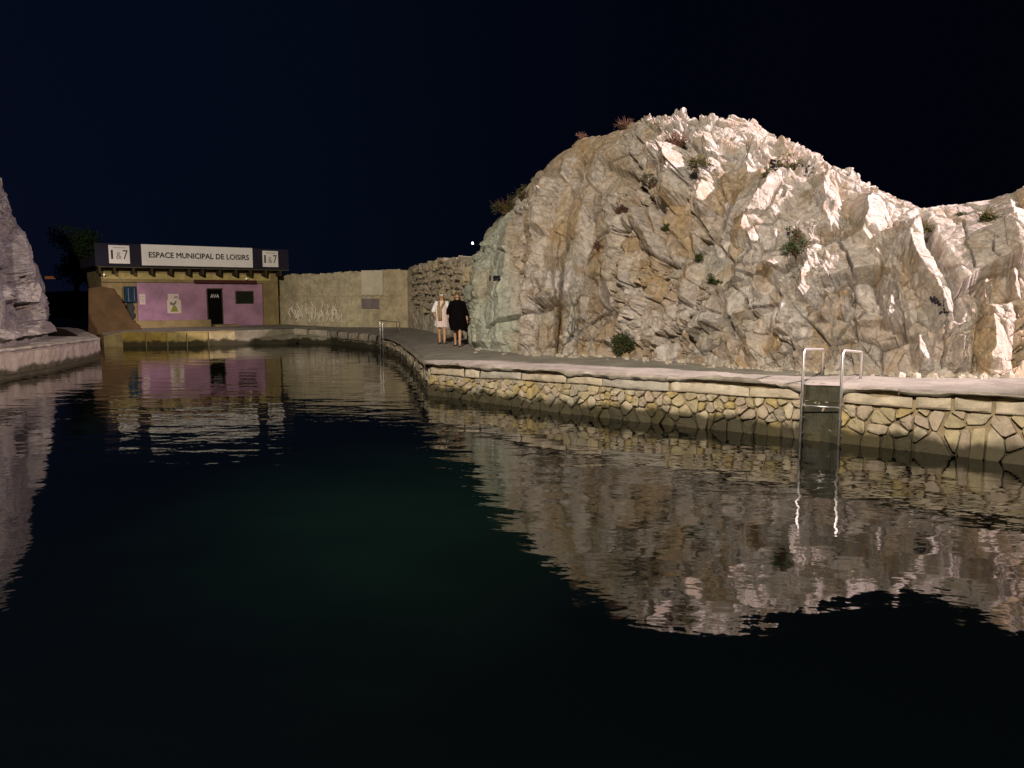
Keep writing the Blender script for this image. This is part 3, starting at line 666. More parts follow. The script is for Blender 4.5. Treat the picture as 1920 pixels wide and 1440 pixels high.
FE = [(1030, 345, 1012, 425, 28, 26, .42), (1007, 388, 1002, 438, 14, 13, .22), (1262, 302, 1268, 372, 34, 36, .62), (1230, 284, 1232, 312, 16, 16, .3), (1324, 264, 1328, 292, 10, 20, .25),
      (1322, 318, 1318, 392, 12, 24, .38), (1440, 350, 1392, 440, 40, 62, .40), (1195, 405, 1240, 480, 30, 14, .35), (1225, 388, 1236, 440, 12, 11, .25), (1303, 503, 1294, 562, 30, 20, .38),
      (1348, 545, 1338, 605, 36, 20, .4), (1382, 503, 1386, 526, 12, 14, .22), (1545, 350, 1552, 396, 20, 30, .34), (1630, 375, 1614, 450, 28, 46, .34), (1546, 398, 1556, 426, 10, 12, .2),
      (1452, 502, 1478, 560, 20, 22, .35), (1522, 488, 1508, 560, 18, 24, .4), (1550, 484, 1546, 514, 10, 14, .22), (1670, 512, 1673, 605, 24, 24, .42), (1704, 450, 1770, 605, 30, 48, .40),
      (1864, 588, 1858, 690, 30, 42, .32), (1846, 538, 1846, 572, 14, 14, .25), (1902, 410, 1908, 485, 26, 36, .25), (1408, 620, 1424, 690, 22, 24, .3), (1228, 640, 1236, 680, 14, 14, .22),
      (1724, 636, 1732, 692, 20, 20, .28), (1184, 490, 1174, 530, 16, 10, .25), (1482, 565, 1468, 622, 26, 24, .3), (1095, 395, 1075, 520, 30, 24, .35), (1150, 395, 1132, 560, 36, 22, .35),
      (1015, 520, 1030, 560, 22, 34, .35), (960, 420, 935, 640, 30, 26, .25), (905, 500, 898, 640, 16, 16, .2), (1000, 470, 985, 640, 16, 22, .22), (1200, 560, 1150, 640, 26, 20, .25),
      (1100, 560, 1092, 600, 20, 12, .22), (1370, 640, 1362, 688, 20, 16, .25), (1560, 560, 1548, 600, 20, 18, .28), (1500, 610, 1490, 640, 16, 16, .22), (1640, 480, 1668, 525, 16, 18, .3),
      (1690, 585, 1700, 612, 14, 16, .2), (1800, 640, 1796, 690, 18, 18, .25), (1895, 520, 1900, 560, 14, 16, .25), (1420, 530, 1428, 562, 14, 14, .24), (1395, 300, 1402, 335, 20, 24, .22), (1270, 250, 1282, 275, 14, 18, .2),
      (1120, 290, 1110, 330, 16, 18, .22), (1065, 300, 1055, 330, 12, 14, .2), (1300, 440, 1310, 470, 12, 10, .16), (1585, 560, 1580, 590, 12, 12, .2),
      # ledges (right of travel = up): sharp drop below
      (1790, 552, 1925, 488, 14, 170, .45), (1535, 527, 1645, 508, 14, 70, .26), (1300, 618, 1465, 572, 13, 50, .20), (1200, 640, 1290, 596, 12, 40, .14), (1000, 562, 1060, 566, 12, 60, .24),
      (1430, 500, 1530, 470, 12, 40, .15), (1600, 610, 1700, 604, 10, 40, .12), (1460, 455, 1560, 430, 12, 60, .2)]
CR = [([(1090, 300), (1072, 390), (1068, 430), (1054, 500), (1049, 570), (1045, 690)], 3.2, .38), ([(1405, 465), (1362, 538), (1300, 600), (1240, 640), (1190, 685)], 2.6, .25),
      ([(1325, 612), (1290, 650), (1250, 688)], 2.2, .2), ([(1560, 425), (1576, 456), (1598, 512)], 2.2, .25), ([(1728, 400), (1742, 450), (1764, 505), (1786, 560), (1792, 600)], 8, .6),
      ([(1788, 556), (1842, 530), (1925, 494)], 4.5, .35), ([(1540, 533), (1600, 524), (1650, 514)], 5, .3), ([(1482, 600), (1484, 690)], 2, .2), ([(1600, 590), (1565, 640), (1538, 690)], 2, .18),
      ([(1802, 420), (1808, 470), (1822, 520)], 1.8, .14), ([(1846, 460), (1868, 505)], 1.8, .14), ([(1400, 560), (1406, 582), (1460, 577)], 2, .18), ([(1000, 565), (1030, 580), (1060, 560)], 3, .25),
      ([(1300, 400), (1330, 440), (1380, 490)], 2, .16), ([(985, 460), (978, 540), (985, 640)], 2.2, .2), ([(1770, 610), (1768, 690)], 2, .18), ([(1110, 520), (1130, 570), (1150, 600)], 9, .3),
      ([(1440, 690), (1500, 640)], 2, .15), ([(1130, 300), (1180, 330), (1240, 400)], 6, .25), ([(1385, 360), (1330, 470)], 4, .2)]
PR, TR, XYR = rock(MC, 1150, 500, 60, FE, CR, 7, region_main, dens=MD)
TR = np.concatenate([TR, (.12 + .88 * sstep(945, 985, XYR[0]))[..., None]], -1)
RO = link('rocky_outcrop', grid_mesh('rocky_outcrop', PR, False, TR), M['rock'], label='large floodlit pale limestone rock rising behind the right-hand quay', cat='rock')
RX, RY = proj(PR[:, :500])
def on_rock(px, py, out=0.0):
    i = np.argmin((RX - px) ** 2 + (RY - py) ** 2); p = PR[:, :500].reshape(-1, 3)[i]
    c = np.array([0, 0, EYE]) - p; return p + c / np.linalg.norm(c) * out

# broken stone and grit lying along the foot of the rock
rg = random.Random(77); mb = MB()
for k in range(420):
    px = rg.uniform(872, 1915); base = np.interp(px, [c_[0] for c_ in MC[3:23]], [c_[1] for c_ in MC[3:23]]); zz = float(np.interp(px, [880, 1920], [.722, .93]))
    c = at_z(px, base + abs(rg.gauss(0, 1.0)) * (5 if px < 960 else 3.0) - 1, zz); r0 = rg.choice([.02, .03, .03, .05, .08]) * rg.uniform(.7, 1.3)
    pts_ = [c + np.array([math.cos(a) * r0 * rg.uniform(.6, 1.2), math.sin(a) * r0 * rg.uniform(.6, 1.2), -.01]) for a in np.linspace(0, 6.283, 7)[:-1]]
    mid_ = [c + (p_ - c) * rg.uniform(.6, 1.0) + np.array([0, 0, r0 * rg.uniform(.5, .9)]) for p_ in pts_]
    mb.add(pts_ + mid_ + [c + np.array([0, 0, r0 * 1.1])], [(i, (i + 1) % 6, 6 + (i + 1) % 6, 6 + i) for i in range(6)] + [(6 + i, 6 + (i + 1) % 6, 12) for i in range(6)])
mb.build('rubble', mat('loose limestone', (.42, .37, .30), var=.3, scale=12, bump=.4), kind='stuff', label='small broken pale stones and grit lying along the foot of the big rock', cat='rubble')

LC = [(-700, 770, .8, -700, -60, 19), (-300, 690, .8, -300, 20, 22), (-120, 668, .8, -110, 160, 24), (0, 655, .8, 3, 342, 26), (25, 648, .8, 20, 397, 27), (48, 642, .8, 43, 437, 28), (66, 638, .8, 62, 474, 28.8), (78, 633, .8, 75, 515, 29.5),
      (88, 628, .8, 79, 560, 31), (92, 622, .8, 84, 596, 33), (90, 614, .8, 84, 606, 37)]
def region_left(X, Y, P):
    o = np.ones_like(X)
    def tint(X, Y, P, a, b, c):
        t = np.array([.125, .115, .117]) + 0 * X[..., None]
        w = np.clip(fbm(P[..., 0] * .6, P[..., 1] * .6, P[..., 2] * .6, 18, 4) * 2, 0, 1)[..., None]
        t = t * (1 - w * .6) + np.array([.20, .175, .14]) * w * .6
        lo = sstep(595, 625, Y)[..., None]; t = t * (1 - lo * .7) + np.array([.17, .15, .135]) * lo * .7
        return t * (.9 + .2 * c[..., None])
    return dict(flat=o * 0, strata=[(o, math.radians(86), 2.2)], small=o * .5, tint=tint)
FL = [(30, 470, 60, 600, 16, 14, .4), (10, 560, 70, 575, 8, 30, .3), (-20, 640, 90, 622, 6, 20, .35), (45, 440, 50, 520, 14, 16, .3)]
CL = [([(62, 480), (66, 560), (76, 620)], 3, .3), ([(20, 520), (40, 600), (38, 650)], 5, .4), ([(0, 500), (32, 515)], 5, .3)]
PL, TL, _ = rock(LC, 420, 330, 40, FL, CL, 44, region_left, dens=[.15, .4, .8, 2, 2, 2, 2, 2, 2, 2, 2], amps=(.55, .55, .6, .8))
link('rocky_outcrop', grid_mesh('rocky_outcrop', PL, False, TL), M['rock2'], label='steep greyish rock face at the left edge above the low quay', cat='rock')

# ------------------------------------------------------------------ old harbour wall
OW = [(515, 607, 516), (560, 609, 515), (600, 610, 513), (640, 611, 511), (700, 612, 508), (722, 612.5, 507), (765, 613, 503), (780, 615, 497), (800, 619, 493), (830, 627, 483), (860, 634, 482), (876, 639, 490), (905, 648, 530)]
op = []
for px, pb, pt in OW:
    b = at_z(px, pb, .72); t = at_Y(px, pt, b[1]); op.append((b[0], b[1], t[2]))
OP = Path(op)
HW = empty('harbour_wall', OP.P(np.array(OP.s[5]), .7), label='old pale harbour wall with patched render, between the pink building and the big rock', cat='wall')
sc_ = float(OP.s[6])
ledge = lambda s: 2.28
n = int(OP.L / .05); q = np.linspace(0, OP.L, n); nz = 70
top = OP.top(q) + .15 * fbm(q * 1.1, q * 0, q * 0, 41, 5) + .10 * (vnoise(q * 3, q * 0, q * 0, 42) > .45) * -1
rows = []; trows = []
for k in range(nz + 1):
    z = .45 + (top - .45) * k / nz
    low = (z < 2.28) & (q < sc_ * .97) & (q > .5)
    o = .05 * fbm(q * 1.2, z * 1.2, q * 0, 43, 5) + .015 * fbm(q * 8, z * 8, q * 0, 44, 2)
    f, hh = facets((q + .1 * vnoise(q * 3, z * 3, q * 0, 1)) / .34, z / .24, 61, .8, .5, .5, .08)
    nearw = sstep(sc_ - .5, sc_ + 1.5, q)
    o = o + .035 * f * nearw + .12 * low * (1 - .5 * sstep(sc_ - 2.5, sc_, q)) + .22 * nearw * fbm(q * .7, z * .7, q * 0, 45, 3)
    rows.append(OP.P(q, z, o))
    t = np.array([.54, .48, .32]) * np.ones((n, 1)); w = (nearw * .8)[:, None]; t = t * (1 - w) + np.array([.46, .42, .33]) * w
    w = (.6 * sstep(1.6, .2, q) * (1 + 0 * z))[:, None]; t = t * (1 - w) + np.array([.46, .42, .15]) * w
    w = (.5 * sstep(sc_ - 2.6, sc_ - 1.0, q) * (1 - nearw))[:, None]; t = t * (1 - w) + np.array([.36, .28, .16]) * w
    t = t * (1 + .22 * fbm(q * 1.1, z * 1.4, q * 0, 46, 4))[:, None] * (1 + .35 * (hh - .5) * nearw)[:, None]
    trows.append(t)
for dd in (.35, .7): rows.append(OP.P(q, top - .03, -dd)); trows.append(trows[-1])
rows.append(OP.P(q, .2 + 0 * q, -.75)); trows.append(trows[-1])
link('wall_body', grid_mesh('wall_body', np.stack(rows, 1), False, np.stack(trows, 1)), M['oldwall'], HW)
def wpx(path, px, py):
    s_ = path.at_px(px); b = path.P(np.array(s_), 1.0); return s_, at_Y(px, py, b[1])[2]
def wall_panel(name, px0, py0, px1, py1, out, th, m, parent):
    s0, _ = wpx(OP, px0, py0); s1, _ = wpx(OP, px1, py0); z1 = wpx(OP, (px0 + px1) / 2, py0)[1]; z0 = wpx(OP, (px0 + px1) / 2, py1)[1]
    qq = np.linspace(s0, s1, 10); rows = [OP.P(qq, z0 + 0 * qq, -.05), OP.P(qq, z0 + 0 * qq, out + th)]
    for k in range(1, 8): rows.append(OP.P(qq, z0 + (z1 - z0) * k / 8 + 0 * qq, out + th + .012 * vnoise(qq * 4, qq * 0 + k, qq * 0, 3)))
    rows += [OP.P(qq, z1 + 0 * qq, out + th), OP.P(qq, z1 + 0 * qq, -.05)]
    G = np.stack(rows, 1); return link(name, grid_mesh(name, G), m, parent)
wall_panel('render_patch', 681, 507, 721, 553, .05, .03, mat('pale new render', (.66, .60, .46), var=.15, scale=2, bump=.3, bscale=10), HW)
wall_panel('render_patch', 683, 560, 716, 578, .18, .03, mat('mauve grey patch', (.23, .19, .19), var=.2, scale=2, bump=.2), HW)
# peeling white painted strokes on the lower render
rg = random.Random(3); mb = MB()
for k in range(26):
    px = 553 + k * 3.7 + rg.uniform(-2, 2); py = rg.uniform(560, 585); s_, z_ = wpx(OP, px, py); pts_ = []
    for j in range(7):
        s_ += rg.uniform(-.12, .12); z_ -= rg.uniform(.02, .2)
        if z_ < .85: break
        pts_.append(OP.P(np.array(s_), z_, .215))
    if len(pts_) > 2: mb.tube(pts_, [rg.uniform(.02, .045) for _ in pts_], 5)
mb.build('painted_graffiti', M['whitegraf'], HW)
# rubble stones showing at the high end of the wall
seeds = []; s = sc_ + 1.5
while s < OP.L - .8:
    for r in range(8): seeds.append((s + rng.uniform(-.12, .12), 1.9 + r * .26 + rng.uniform(-.07, .07)))
    s += rng.uniform(.32, .5)
stones(OP, HW, [sd for sd in seeds if sd[1] < OP.top(sd[0]) - .1], sc_ + 1.2, OP.L - .6, lambda s: 2.2 + .35 * math.sin(2.6 * s) - .35 * (s - sc_) / 4, lambda s: float(OP.top(s)) - .03, .42, .05, .14, [M['stone'][3], M['stone'][0], M['stone'][2]], rng)

# ------------------------------------------------------------------ building
A = at_Y(250, 612, 38.4); B = at_Y(520, 606, 42.6)
AX = np.array([B[0] - A[0], B[1] - A[1], 0]); BL = np.linalg.norm(AX); AX /= BL; AN = np.array([AX[1], -AX[0], 0])     # AN faces the basin
O = np.array([A[0], A[1], 0.0]); GZ = .74
def bw(u, o, z): return O + AX * u + AN * o + np.array([0, 0, z])
def fu(px, py, o=0.0):
    h = hit(px, py, O + AN * o, AN); return float(np.dot(h - O, AX)), float(h[2])
def fbox(mb, px0, py0, px1, py1, o0, o1, oref=None):
    r = o1 if oref is None else oref
    u0, _ = fu(px0, (py0 + py1) / 2, r); u1, _ = fu(px1, (py0 + py1) / 2, r); pm = (px0 + px1) / 2
    z1 = fu(pm, py0, r)[1]; z0 = fu(pm, py1, r)[1]; lbox(mb, u0, u1, o0, o1, z0, z1); return u0, u1, z0, z1
def lbox(mb, u0, u1, o0, o1, z0, z1):
    mb.hexa([bw(u0, o1, z0), bw(u1, o1, z0), bw(u1, o0, z0), bw(u0, o0, z0)], [bw(u0, o1, z1), bw(u1, o1, z1), bw(u1, o0, z1), bw(u0, o0, z1)])
BD = empty('leisure_building', tuple(bw(BL / 2, 0, GZ)), label='low pink and ochre waterfront building with dark fascia carrying white signs', cat='building')
def bpart(name, m, fn, **k):
    mb = MB(); fn(mb); return mb.build(name, m, BD, **k)
MB.build = lambda s, name, mat_, parent=None, smooth=False, **k: link(name, s.mesh(name, smooth), mat_, parent, **k)
ROOF0, ROOF1 = 3.72, 4.78
uL = fu(178, 480, .8)[0]; uR = fu(541, 485, .8)[0]
uP0 = fu(258, 570)[0]; uP1 = fu(480, 570)[0]
bpart('wall', M['yrender'], lambda mb: lbox(mb, uL + .3, BL + .1, -5, 0, -.3, 3.7))
zp = fu(370, 531)[1]
bpart('wall', M['pink'], lambda mb: (lbox(mb, uP0, fu(390, 570)[0], .0, .04, GZ + .1, zp), lbox(mb, fu(416, 570)[0], fu(492, 570)[0], .0, .04, GZ - .05, zp), lbox(mb, fu(390, 570)[0], fu(416, 570)[0], 0, .04, fu(403, 542)[1] + .03, zp)), label='pink painted wall panel')
bpart('pilaster', M['yrender'], lambda mb: lbox(mb, fu(493, 570)[0], fu(515, 570)[0], .0, .12, GZ - .1, zp + .1))
bpart('ledge', M['yrender'], lambda mb: lbox(mb, uL + .3, BL, 0, .14, zp + .02, zp + .16))
bpart('boarding', M['ywood'], lambda mb: lbox(mb, uL + .4, BL - .3, 0, .03, zp + .17, zp + .17 + .30))
bpart('soffit', M['soffit'], lambda mb: lbox(mb, uL + .1, uR, .035, .8, 3.66, 3.72))
for px in (183, 211, 246, 280, 315, 349, 374, 406, 436, 463, 491, 518):
    u = fu(px, 511)[0]
    bpart('joist', M['joist'], lambda mb: lbox(mb, u - .05, u + .05, .036, .72, 3.36, 3.658))
bpart('fascia', M['fascia'], lambda mb: lbox(mb, uL, uR, .72, .80, ROOF0 - .04, ROOF1))
bpart('roof', M['fascia'], lambda mb: lbox(mb, uL, uR, -5, .715, 3.725, 4.2))
bpart('awning_box', M['redbrown'], lambda mb: fbox(mb, 365, 525, 481, 531, .15, .32))
def door(mb): fbox(mb, 390.5, 543, 416, 607.5, .03, .07)
dr = bpart('door', M['door'], door)
mb = MB(); fbox(mb, 388.5, 541.5, 390.3, 607, .04, .09); fbox(mb, 416.3, 541.5, 418, 607, .04, .09); fbox(mb, 388.5, 540.5, 418, 542.6, .042, .092)
mb.build('door_frame', M['joist'], BD)
mb = MB(); fbox(mb, 443.5, 547, 474, 568, .05, .09); wd = mb.build('window', M['window'], BD)
mb = MB()
for (a_, b_, c_, d_) in ((442, 545.6, 475.5, 547), (442, 568.2, 475.5, 569.4), (442, 547.1, 443.4, 568.1), (474.1, 547.1, 475.4, 568.1)): fbox(mb, a_, b_, c_, d_, .04, .10)
mb.build('window_frame', M['joist'], BD)
bpart('low_parapet', M['yrender'], lambda mb: fbox(mb, 255, 600.5, 396, 618, .25, .5))
def step(mb):
    u0 = fu(396, 607)[0]; u1 = fu(440, 607)[0]; lbox(mb, u0, u1, .1, .8, .4, GZ + .06)
bpart('door_step', M['yrender'], step)
for px, py in ((195, 515), (462, 522.5)):
    u, z = fu(px, py, .3); mb = MB(); c = bw(u, .3, z)
    mb.loft([[c + np.array([.05 * math.cos(t) * r, .05 * math.sin(t) * r, h]) for t in np.linspace(0, 2 * math.pi, 7)[:-1]] for r, h in ((.3, -.05), (1, -.02), (1, .02), (.3, .05))])
    mb.build('bulb', M['bulb'], BD)
# text helper
def text_mesh(txt, shear=0.0, bold=0.0):
    cu = bpy.data.curves.new('t', 'FONT'); cu.body = txt; cu.size = 1.0; cu.offset = bold; cu.extrude = 0.0; cu.shear = shear; cu.resolution_u = 3
    ob = bpy.data.objects.new('t', cu); COL.objects.link(ob); bpy.context.view_layer.update()
    me = bpy.data.meshes.new_from_object(ob.evaluated_get(bpy.context.evaluated_depsgraph_get()))
    bpy.data.objects.remove(ob); bpy.data.curves.remove(cu); return me
def place_text(name, txt, u0, u1, z0, z1, o, m, parent, bold=0.0, rep=0.0):
    me = text_mesh(txt, bold=0.0)
    if rep:
        vv = [tuple(v_.co) for v_ in me.vertices]; ff = [tuple(p_.vertices) for p_ in me.polygons]; V = []; F = []
        for k_, (dx_, dy_) in enumerate(((0, 0), (rep, 0), (rep / 2, rep * .5), (rep / 2, -rep * .5))):
            b_ = len(V); V += [(a_ + dx_, c_ + dy_, 0) for a_, c_, d_ in vv]; F += [tuple(b_ + i_ for i_ in f_) for f_ in ff]
        me = bpy.data.meshes.new(name); me.from_pydata(V, [], F); me.update()
    co = np.zeros(len(me.vertices) * 3); me.vertices.foreach_get('co', co); co = co.reshape(-1, 3)
    mn = co.min(0); mx = co.max(0); su = (u1 - u0) / (mx[0] - mn[0]); sz = (z1 - z0) / (mx[1] - mn[1])
    nv_ = len(co) // 4 if rep else len(co)
    P_ = np.array([bw(u0 + (c[0] - mn[0]) * su, o + .0007 * (i_ // nv_), z0 + (c[1] - mn[1]) * sz) for i_, c in enumerate(co)])
    me.vertices.foreach_set('co', P_.reshape(-1)); me.update(); return link(name, me, m, parent)
def sign(px0, py0, px1, py1, label, cat, group=None, o=.805, tilt=0):
    e_ = empty('sign_panel', (0, 0, 0), label=label, cat=cat, group=group); mb = MB(); r = fbox(mb, px0, py0, px1, py1, o, o + .05)
    mb.build('panel', M['sign'], e_); return e_, r
e_, (u0, u1, z0, z1) = sign(265.5, 461.5, 473.5, 499.5, 'long white sign reading ESPACE MUNICIPAL DE LOISIRS, centre of the fascia', 'sign')
place_text('lettering', 'ESPACE MUNICIPAL DE LOISIRS', u0 + (u1 - u0) * .06, u0 + (u1 - u0) * .965, z0 + (z1 - z0) * .37, z0 + (z1 - z0) * .65, .858, M['ink'], e_, rep=.055)
for (a_, b_, c_, d_, lab) in ((204, 460, 243, 494, 'small square white sign with 1 & 7, left of the long sign'), (492.5, 470.5, 521.5, 500.5, 'small square white sign with 1 & 7, right of the long sign')):
    e_, (u0, u1, z0, z1) = sign(a_, b_, c_, d_, lab, 'sign', 'square signs on the fascia'); w = u1 - u0; h = z1 - z0
    place_text('numeral', '1', u0 + w * .10, u0 + w * .20, z0 + h * .24, z0 + h * .74, .858, M['ink'], e_)
    place_text('ampersand', '&', u0 + w * .34, u0 + w * .62, z0 + h * .24, z0 + h * .62, .858, M['greyink'], e_)
    place_text('numeral', '7', u0 + w * .68, u0 + w * .92, z0 + h * .24, z0 + h * .74, .858, M['ink'], e_)
    mb = MB()
    lbox(mb, u0 + w * .2, u0 + w * .82, .8505, .857, z0 + h * .85, z0 + h * .885)
    mb.build('caption_line', M['greyink'], e_)
uA, zA = fu(394.5, 558.5, .07); uB, zB = fu(410.5, 551.5, .07)
tx = place_text('lettering', 'AVA', uA, uB, zA, zB, .078, M['whitepaint'], BD, .01); tx.parent = dr; tx.matrix_parent_inverse = Matrix()
dr.matrix_world  # door keeps world-space mesh
# posters
def poster(px0, py0, px1, py1, o, label, group=None):
    e_ = empty('poster', (0, 0, 0), label=label, cat='poster', group=group); mb = MB(); r = fbox(mb, px0, py0, px1, py1, o, o + .012); mb.build('sheet', M['poster'], e_); return e_, r
e_, (u0, u1, z0, z1) = poster(315, 551, 335, 566, .045, 'pale paper sheet partly covered by the green printed poster'); w = u1 - u0; h = z1 - z0
mb = MB(); lbox(mb, u0 + w * .55, u0 + w * .9, .058, .060, z0 + h * .45, z0 + h * .55); lbox(mb, u0 + w * .6, u0 + w * .9, .058, .060, z0 + h * .65, z0 + h * .72); mb.build('print', M['postgrey'], e_)
e_, (u0, u1, z0, z1) = poster(313.5, 562, 339.5, 587.5, .060, 'pale poster with a green triangular print, under a smaller sheet'); w = u1 - u0; h = z1 - z0
def pv(a, b, o): return bw(u0 + w * a, o, z0 + h * b)
mb = MB(); mb.add([pv(.22, .12, .074), pv(.78, .12, .074), pv(.66, .5, .074), pv(.5, .62, .074), pv(.4, .5, .074)], [(0, 1, 2, 3, 4)]); mb.build('green_print', M['postgreen'], e_)
mb = MB()
for (a, b, r) in ((.3, .72, .11), (.46, .66, .10), (.62, .85, .08), (.55, .72, .08)): mb.add([pv(a + r * math.cos(t), b + r * math.sin(t), .0755 + a * .001) for t in np.linspace(0, 2 * math.pi, 9)[:-1]], [tuple(range(8))])
mb.build('grey_print', M['postgrey'], e_)
e_, (u0, u1, z0, z1) = poster(261.5, 551.5, 272.5, 571, .045, 'narrow pale notice on the pink wall beside the blue cabinet'); w = u1 - u0; h = z1 - z0
mb = MB()
for k in range(5): lbox(mb, u0 + w * .15, u0 + w * .85, .058, .060, z0 + h * (.2 + .14 * k), z0 + h * (.24 + .14 * k))
mb.build('print', M['greyink'], e_)
# blue cabinet with hanging dark bundle
e_ = empty('wall_cabinet', (0, 0, 0), label='blue metal wall cabinet at the left end of the pink wall', cat='cabinet')
mb = MB(); fbox(mb, 233.5, 537, 256, 567, .0, .22, .22); mb.build('cabinet_body', M['blue'], e_)
mb = MB()
for a_ in (240.5, 251.5): fbox(mb, a_, 540, a_ + .9, 565, .221, .235)
mb.build('door_edge', M['grey'], e_)
mb = MB(); ring = []
rg = random.Random(8)
for k in range(9):
    t = k / 8; cu_, cz = fu(243.5 + 2 * math.sin(k * 1.7), 569 + 42 * t, .15); r = .12 + .10 * math.sin(math.pi * t) + rg.uniform(0, .04)
    ring.append([bw(cu_ + r * math.cos(a) * rg.uniform(.8, 1.1), .15 + .12 * math.sin(a), cz) for a in np.linspace(0, 2 * math.pi, 11)[:-1]])
mb.loft(ring[::-1]); mb.build('cloth_bundle', M['dark'], None, True, label='dark ragged bundle hanging under the blue cabinet', cat='bundle')
# brown side ramp wall, left of the building
mb = MB(); YY = 36.2
prof = [(166, 660), (166, 541), (190, 537), (212, 541), (222, 556), (234, 577), (247, 600), (262, 612), (262, 660)]
f0 = [at_Y(a, b, YY) for a, b in prof]; f1 = [p + np.array([-.2, .5, 0]) for p in f0]; nP = len(prof)
mb.add(f0 + f1, [tuple(range(nP)), tuple(range(nP, 2 * nP))[::-1]] + [(i, (i + 1) % nP, nP + (i + 1) % nP, nP + i) for i in range(nP)])
mb.build('ramp_wall', M['brender'], None, label='brown rendered ramp wall sloping down at the left end of the building', cat='wall')
# ground behind building and wall
mb = MB(); mb.box(-40, 38, -1, -8, 60, .6); mb.build('ground', M['concrete'], kind='structure')

# ------------------------------------------------------------------ ladders
def ladder(fl, fr, bl, br, wz, ztop_, rad, label, rungs, group):
    """fl, fr: front rails (x, y); bl, br: landing feet (x, y, z)"""
    e_ = empty('pool_ladder', (fl[0], fl[1], 0), label=label, cat='ladder', group=group)
    for f, b, in ((fl, bl), (fr, br)):
        f = np.array(f); bb = np.array(b[:2]); d = (bb - f); L = np.linalg.norm(d); d = d / L; r = .07; pts_ = [(f[0], f[1], -.9), (f[0], f[1], ztop_ - r)]
        for a in (30, 60, 90): t = math.radians(a); pts_.append((*(f + d * r * (1 - math.cos(t))), ztop_ - r + r * math.sin(t)))
        for a in (0, 30, 60, 90): t = math.radians(a); pts_.append((*(bb - d * r * (1 - math.sin(t))), ztop_ - wz - r + r * math.cos(t) - .0))
        pts_.append((bb[0], bb[1], b[2]))
        mb = MB(); mb.tube(pts_, rad, 12); mb.build('handrail', M['steel'], e_, True)
        mb = MB(); mb.tube([(bb[0], bb[1], b[2] - .01), (bb[0], bb[1], b[2] + .012)], rad * 2, 12); mb.build('floor_flange', M['steel'], e_)
    for z in rungs:
        mb = MB(); a = Vector((*fl, z)); b = Vector((*fr, z)); mb.tube([a, b], rad * .55, 8); mb.build('rung', M['steel'], e_, True)
    for z in (.58, .34) if len(rungs) == 3 and rungs[1] < 0 else (.5,):
        for f, b in ((fl, bl), (fr, br)):
            f = np.array(f); bb = np.array(b[:2]); d = (bb - f) / np.linalg.norm(bb - f)
            mb = MB(); mb.tube([(*f, z - .22), (*(f + d * .30), z - .22)], .012, 6); mb.build('bracket', M['grey'], e_)
    return e_
def fp(px, py, z=0.0): p = at_z(px, py, z); return (p[0], p[1])
b1 = at_z(1541, 707, .845); b2 = at_z(1613, 713, .86)
ladder(fp(1500, 829), fp(1572, 835), tuple(b1), tuple(b2), .11, 1.45, .0215, 'near stainless steel ladder with tall handrails going into the water at right', [.58, -.3, -.6], 'bathing ladders')
zq = ztop(717)
f1_, f2_ = fp(713.5, 662), fp(718.5, 665)
bA = at_z(744, 617.5, .72); bB = at_z(749.5, 617, .72)
ladder(f1_, f2_, tuple(bA), tuple(bB), .24, 1.31, .016, 'small distant steel ladder where the far quay turns toward the camera', [.5, .22, -.1], 'bathing ladders')

# ------------------------------------------------------------------ vegetation
def bush(name, c, r, m, nleaf, label, seed, stalks=None, flat=1.0, leaf=.07, cat='shrub', up=0.0, group=None):
    rg = random.Random(seed); e_ = empty(name, tuple(c), label=label, cat=cat, group=group)
    mb = MB()
    clumps = [(Vector((rg.gauss(0, .42), rg.gauss(0, .3), abs(rg.gauss(.2, .35)) * flat)) * r, rg.uniform(.25, .5) * r) for _ in range(9)]
    for k in range(nleaf):
        cc, cr = rg.choice(clumps); p = Vector(c) + cc + Vector((rg.gauss(0, 1), rg.gauss(0, 1), rg.gauss(0, 1))).normalized() * cr * rg.random() ** .4
        a = Vector((rg.uniform(-1, 1), rg.uniform(-1, 1), rg.uniform(-.3, 1))).normalized(); b = a.orthogonal().normalized(); s1 = leaf * rg.uniform(.6, 1.3)
        mb.add([p, p + a * s1 * .5 + b * s1 * .22, p + a * s1, p + a * s1 * .5 - b * s1 * .22], [(0, 1, 2, 3)])
    mb.build('foliage', m, e_)
    mb = MB()
    for k in range(7):
        cc, cr = clumps[k % len(clumps)]; mb.tube([Vector(c) - Vector((0, 0, .05)), Vector(c) + cc * .5 + Vector((0, 0, .03)), Vector(c) + cc], [.02 * r + .006, .012 * r + .004, .004], 4)
    if stalks:
        for k in range(stalks):
            a = Vector((rg.uniform(-1, 1), rg.uniform(-.6, .6), rg.uniform(.25, 1.2))).normalized(); b = Vector(c) + Vector((rg.uniform(-.3, .3), rg.uniform(-.2, .2), 0)) * r
            L = r * rg.uniform(.7, 1.5); mb.tube([b, b + a * L * .5 + Vector((0, 0, .02)), b + a * L], [.012, .009, .003], 4, False)
    mb.build('stems', M['dry'], e_)
    return e_
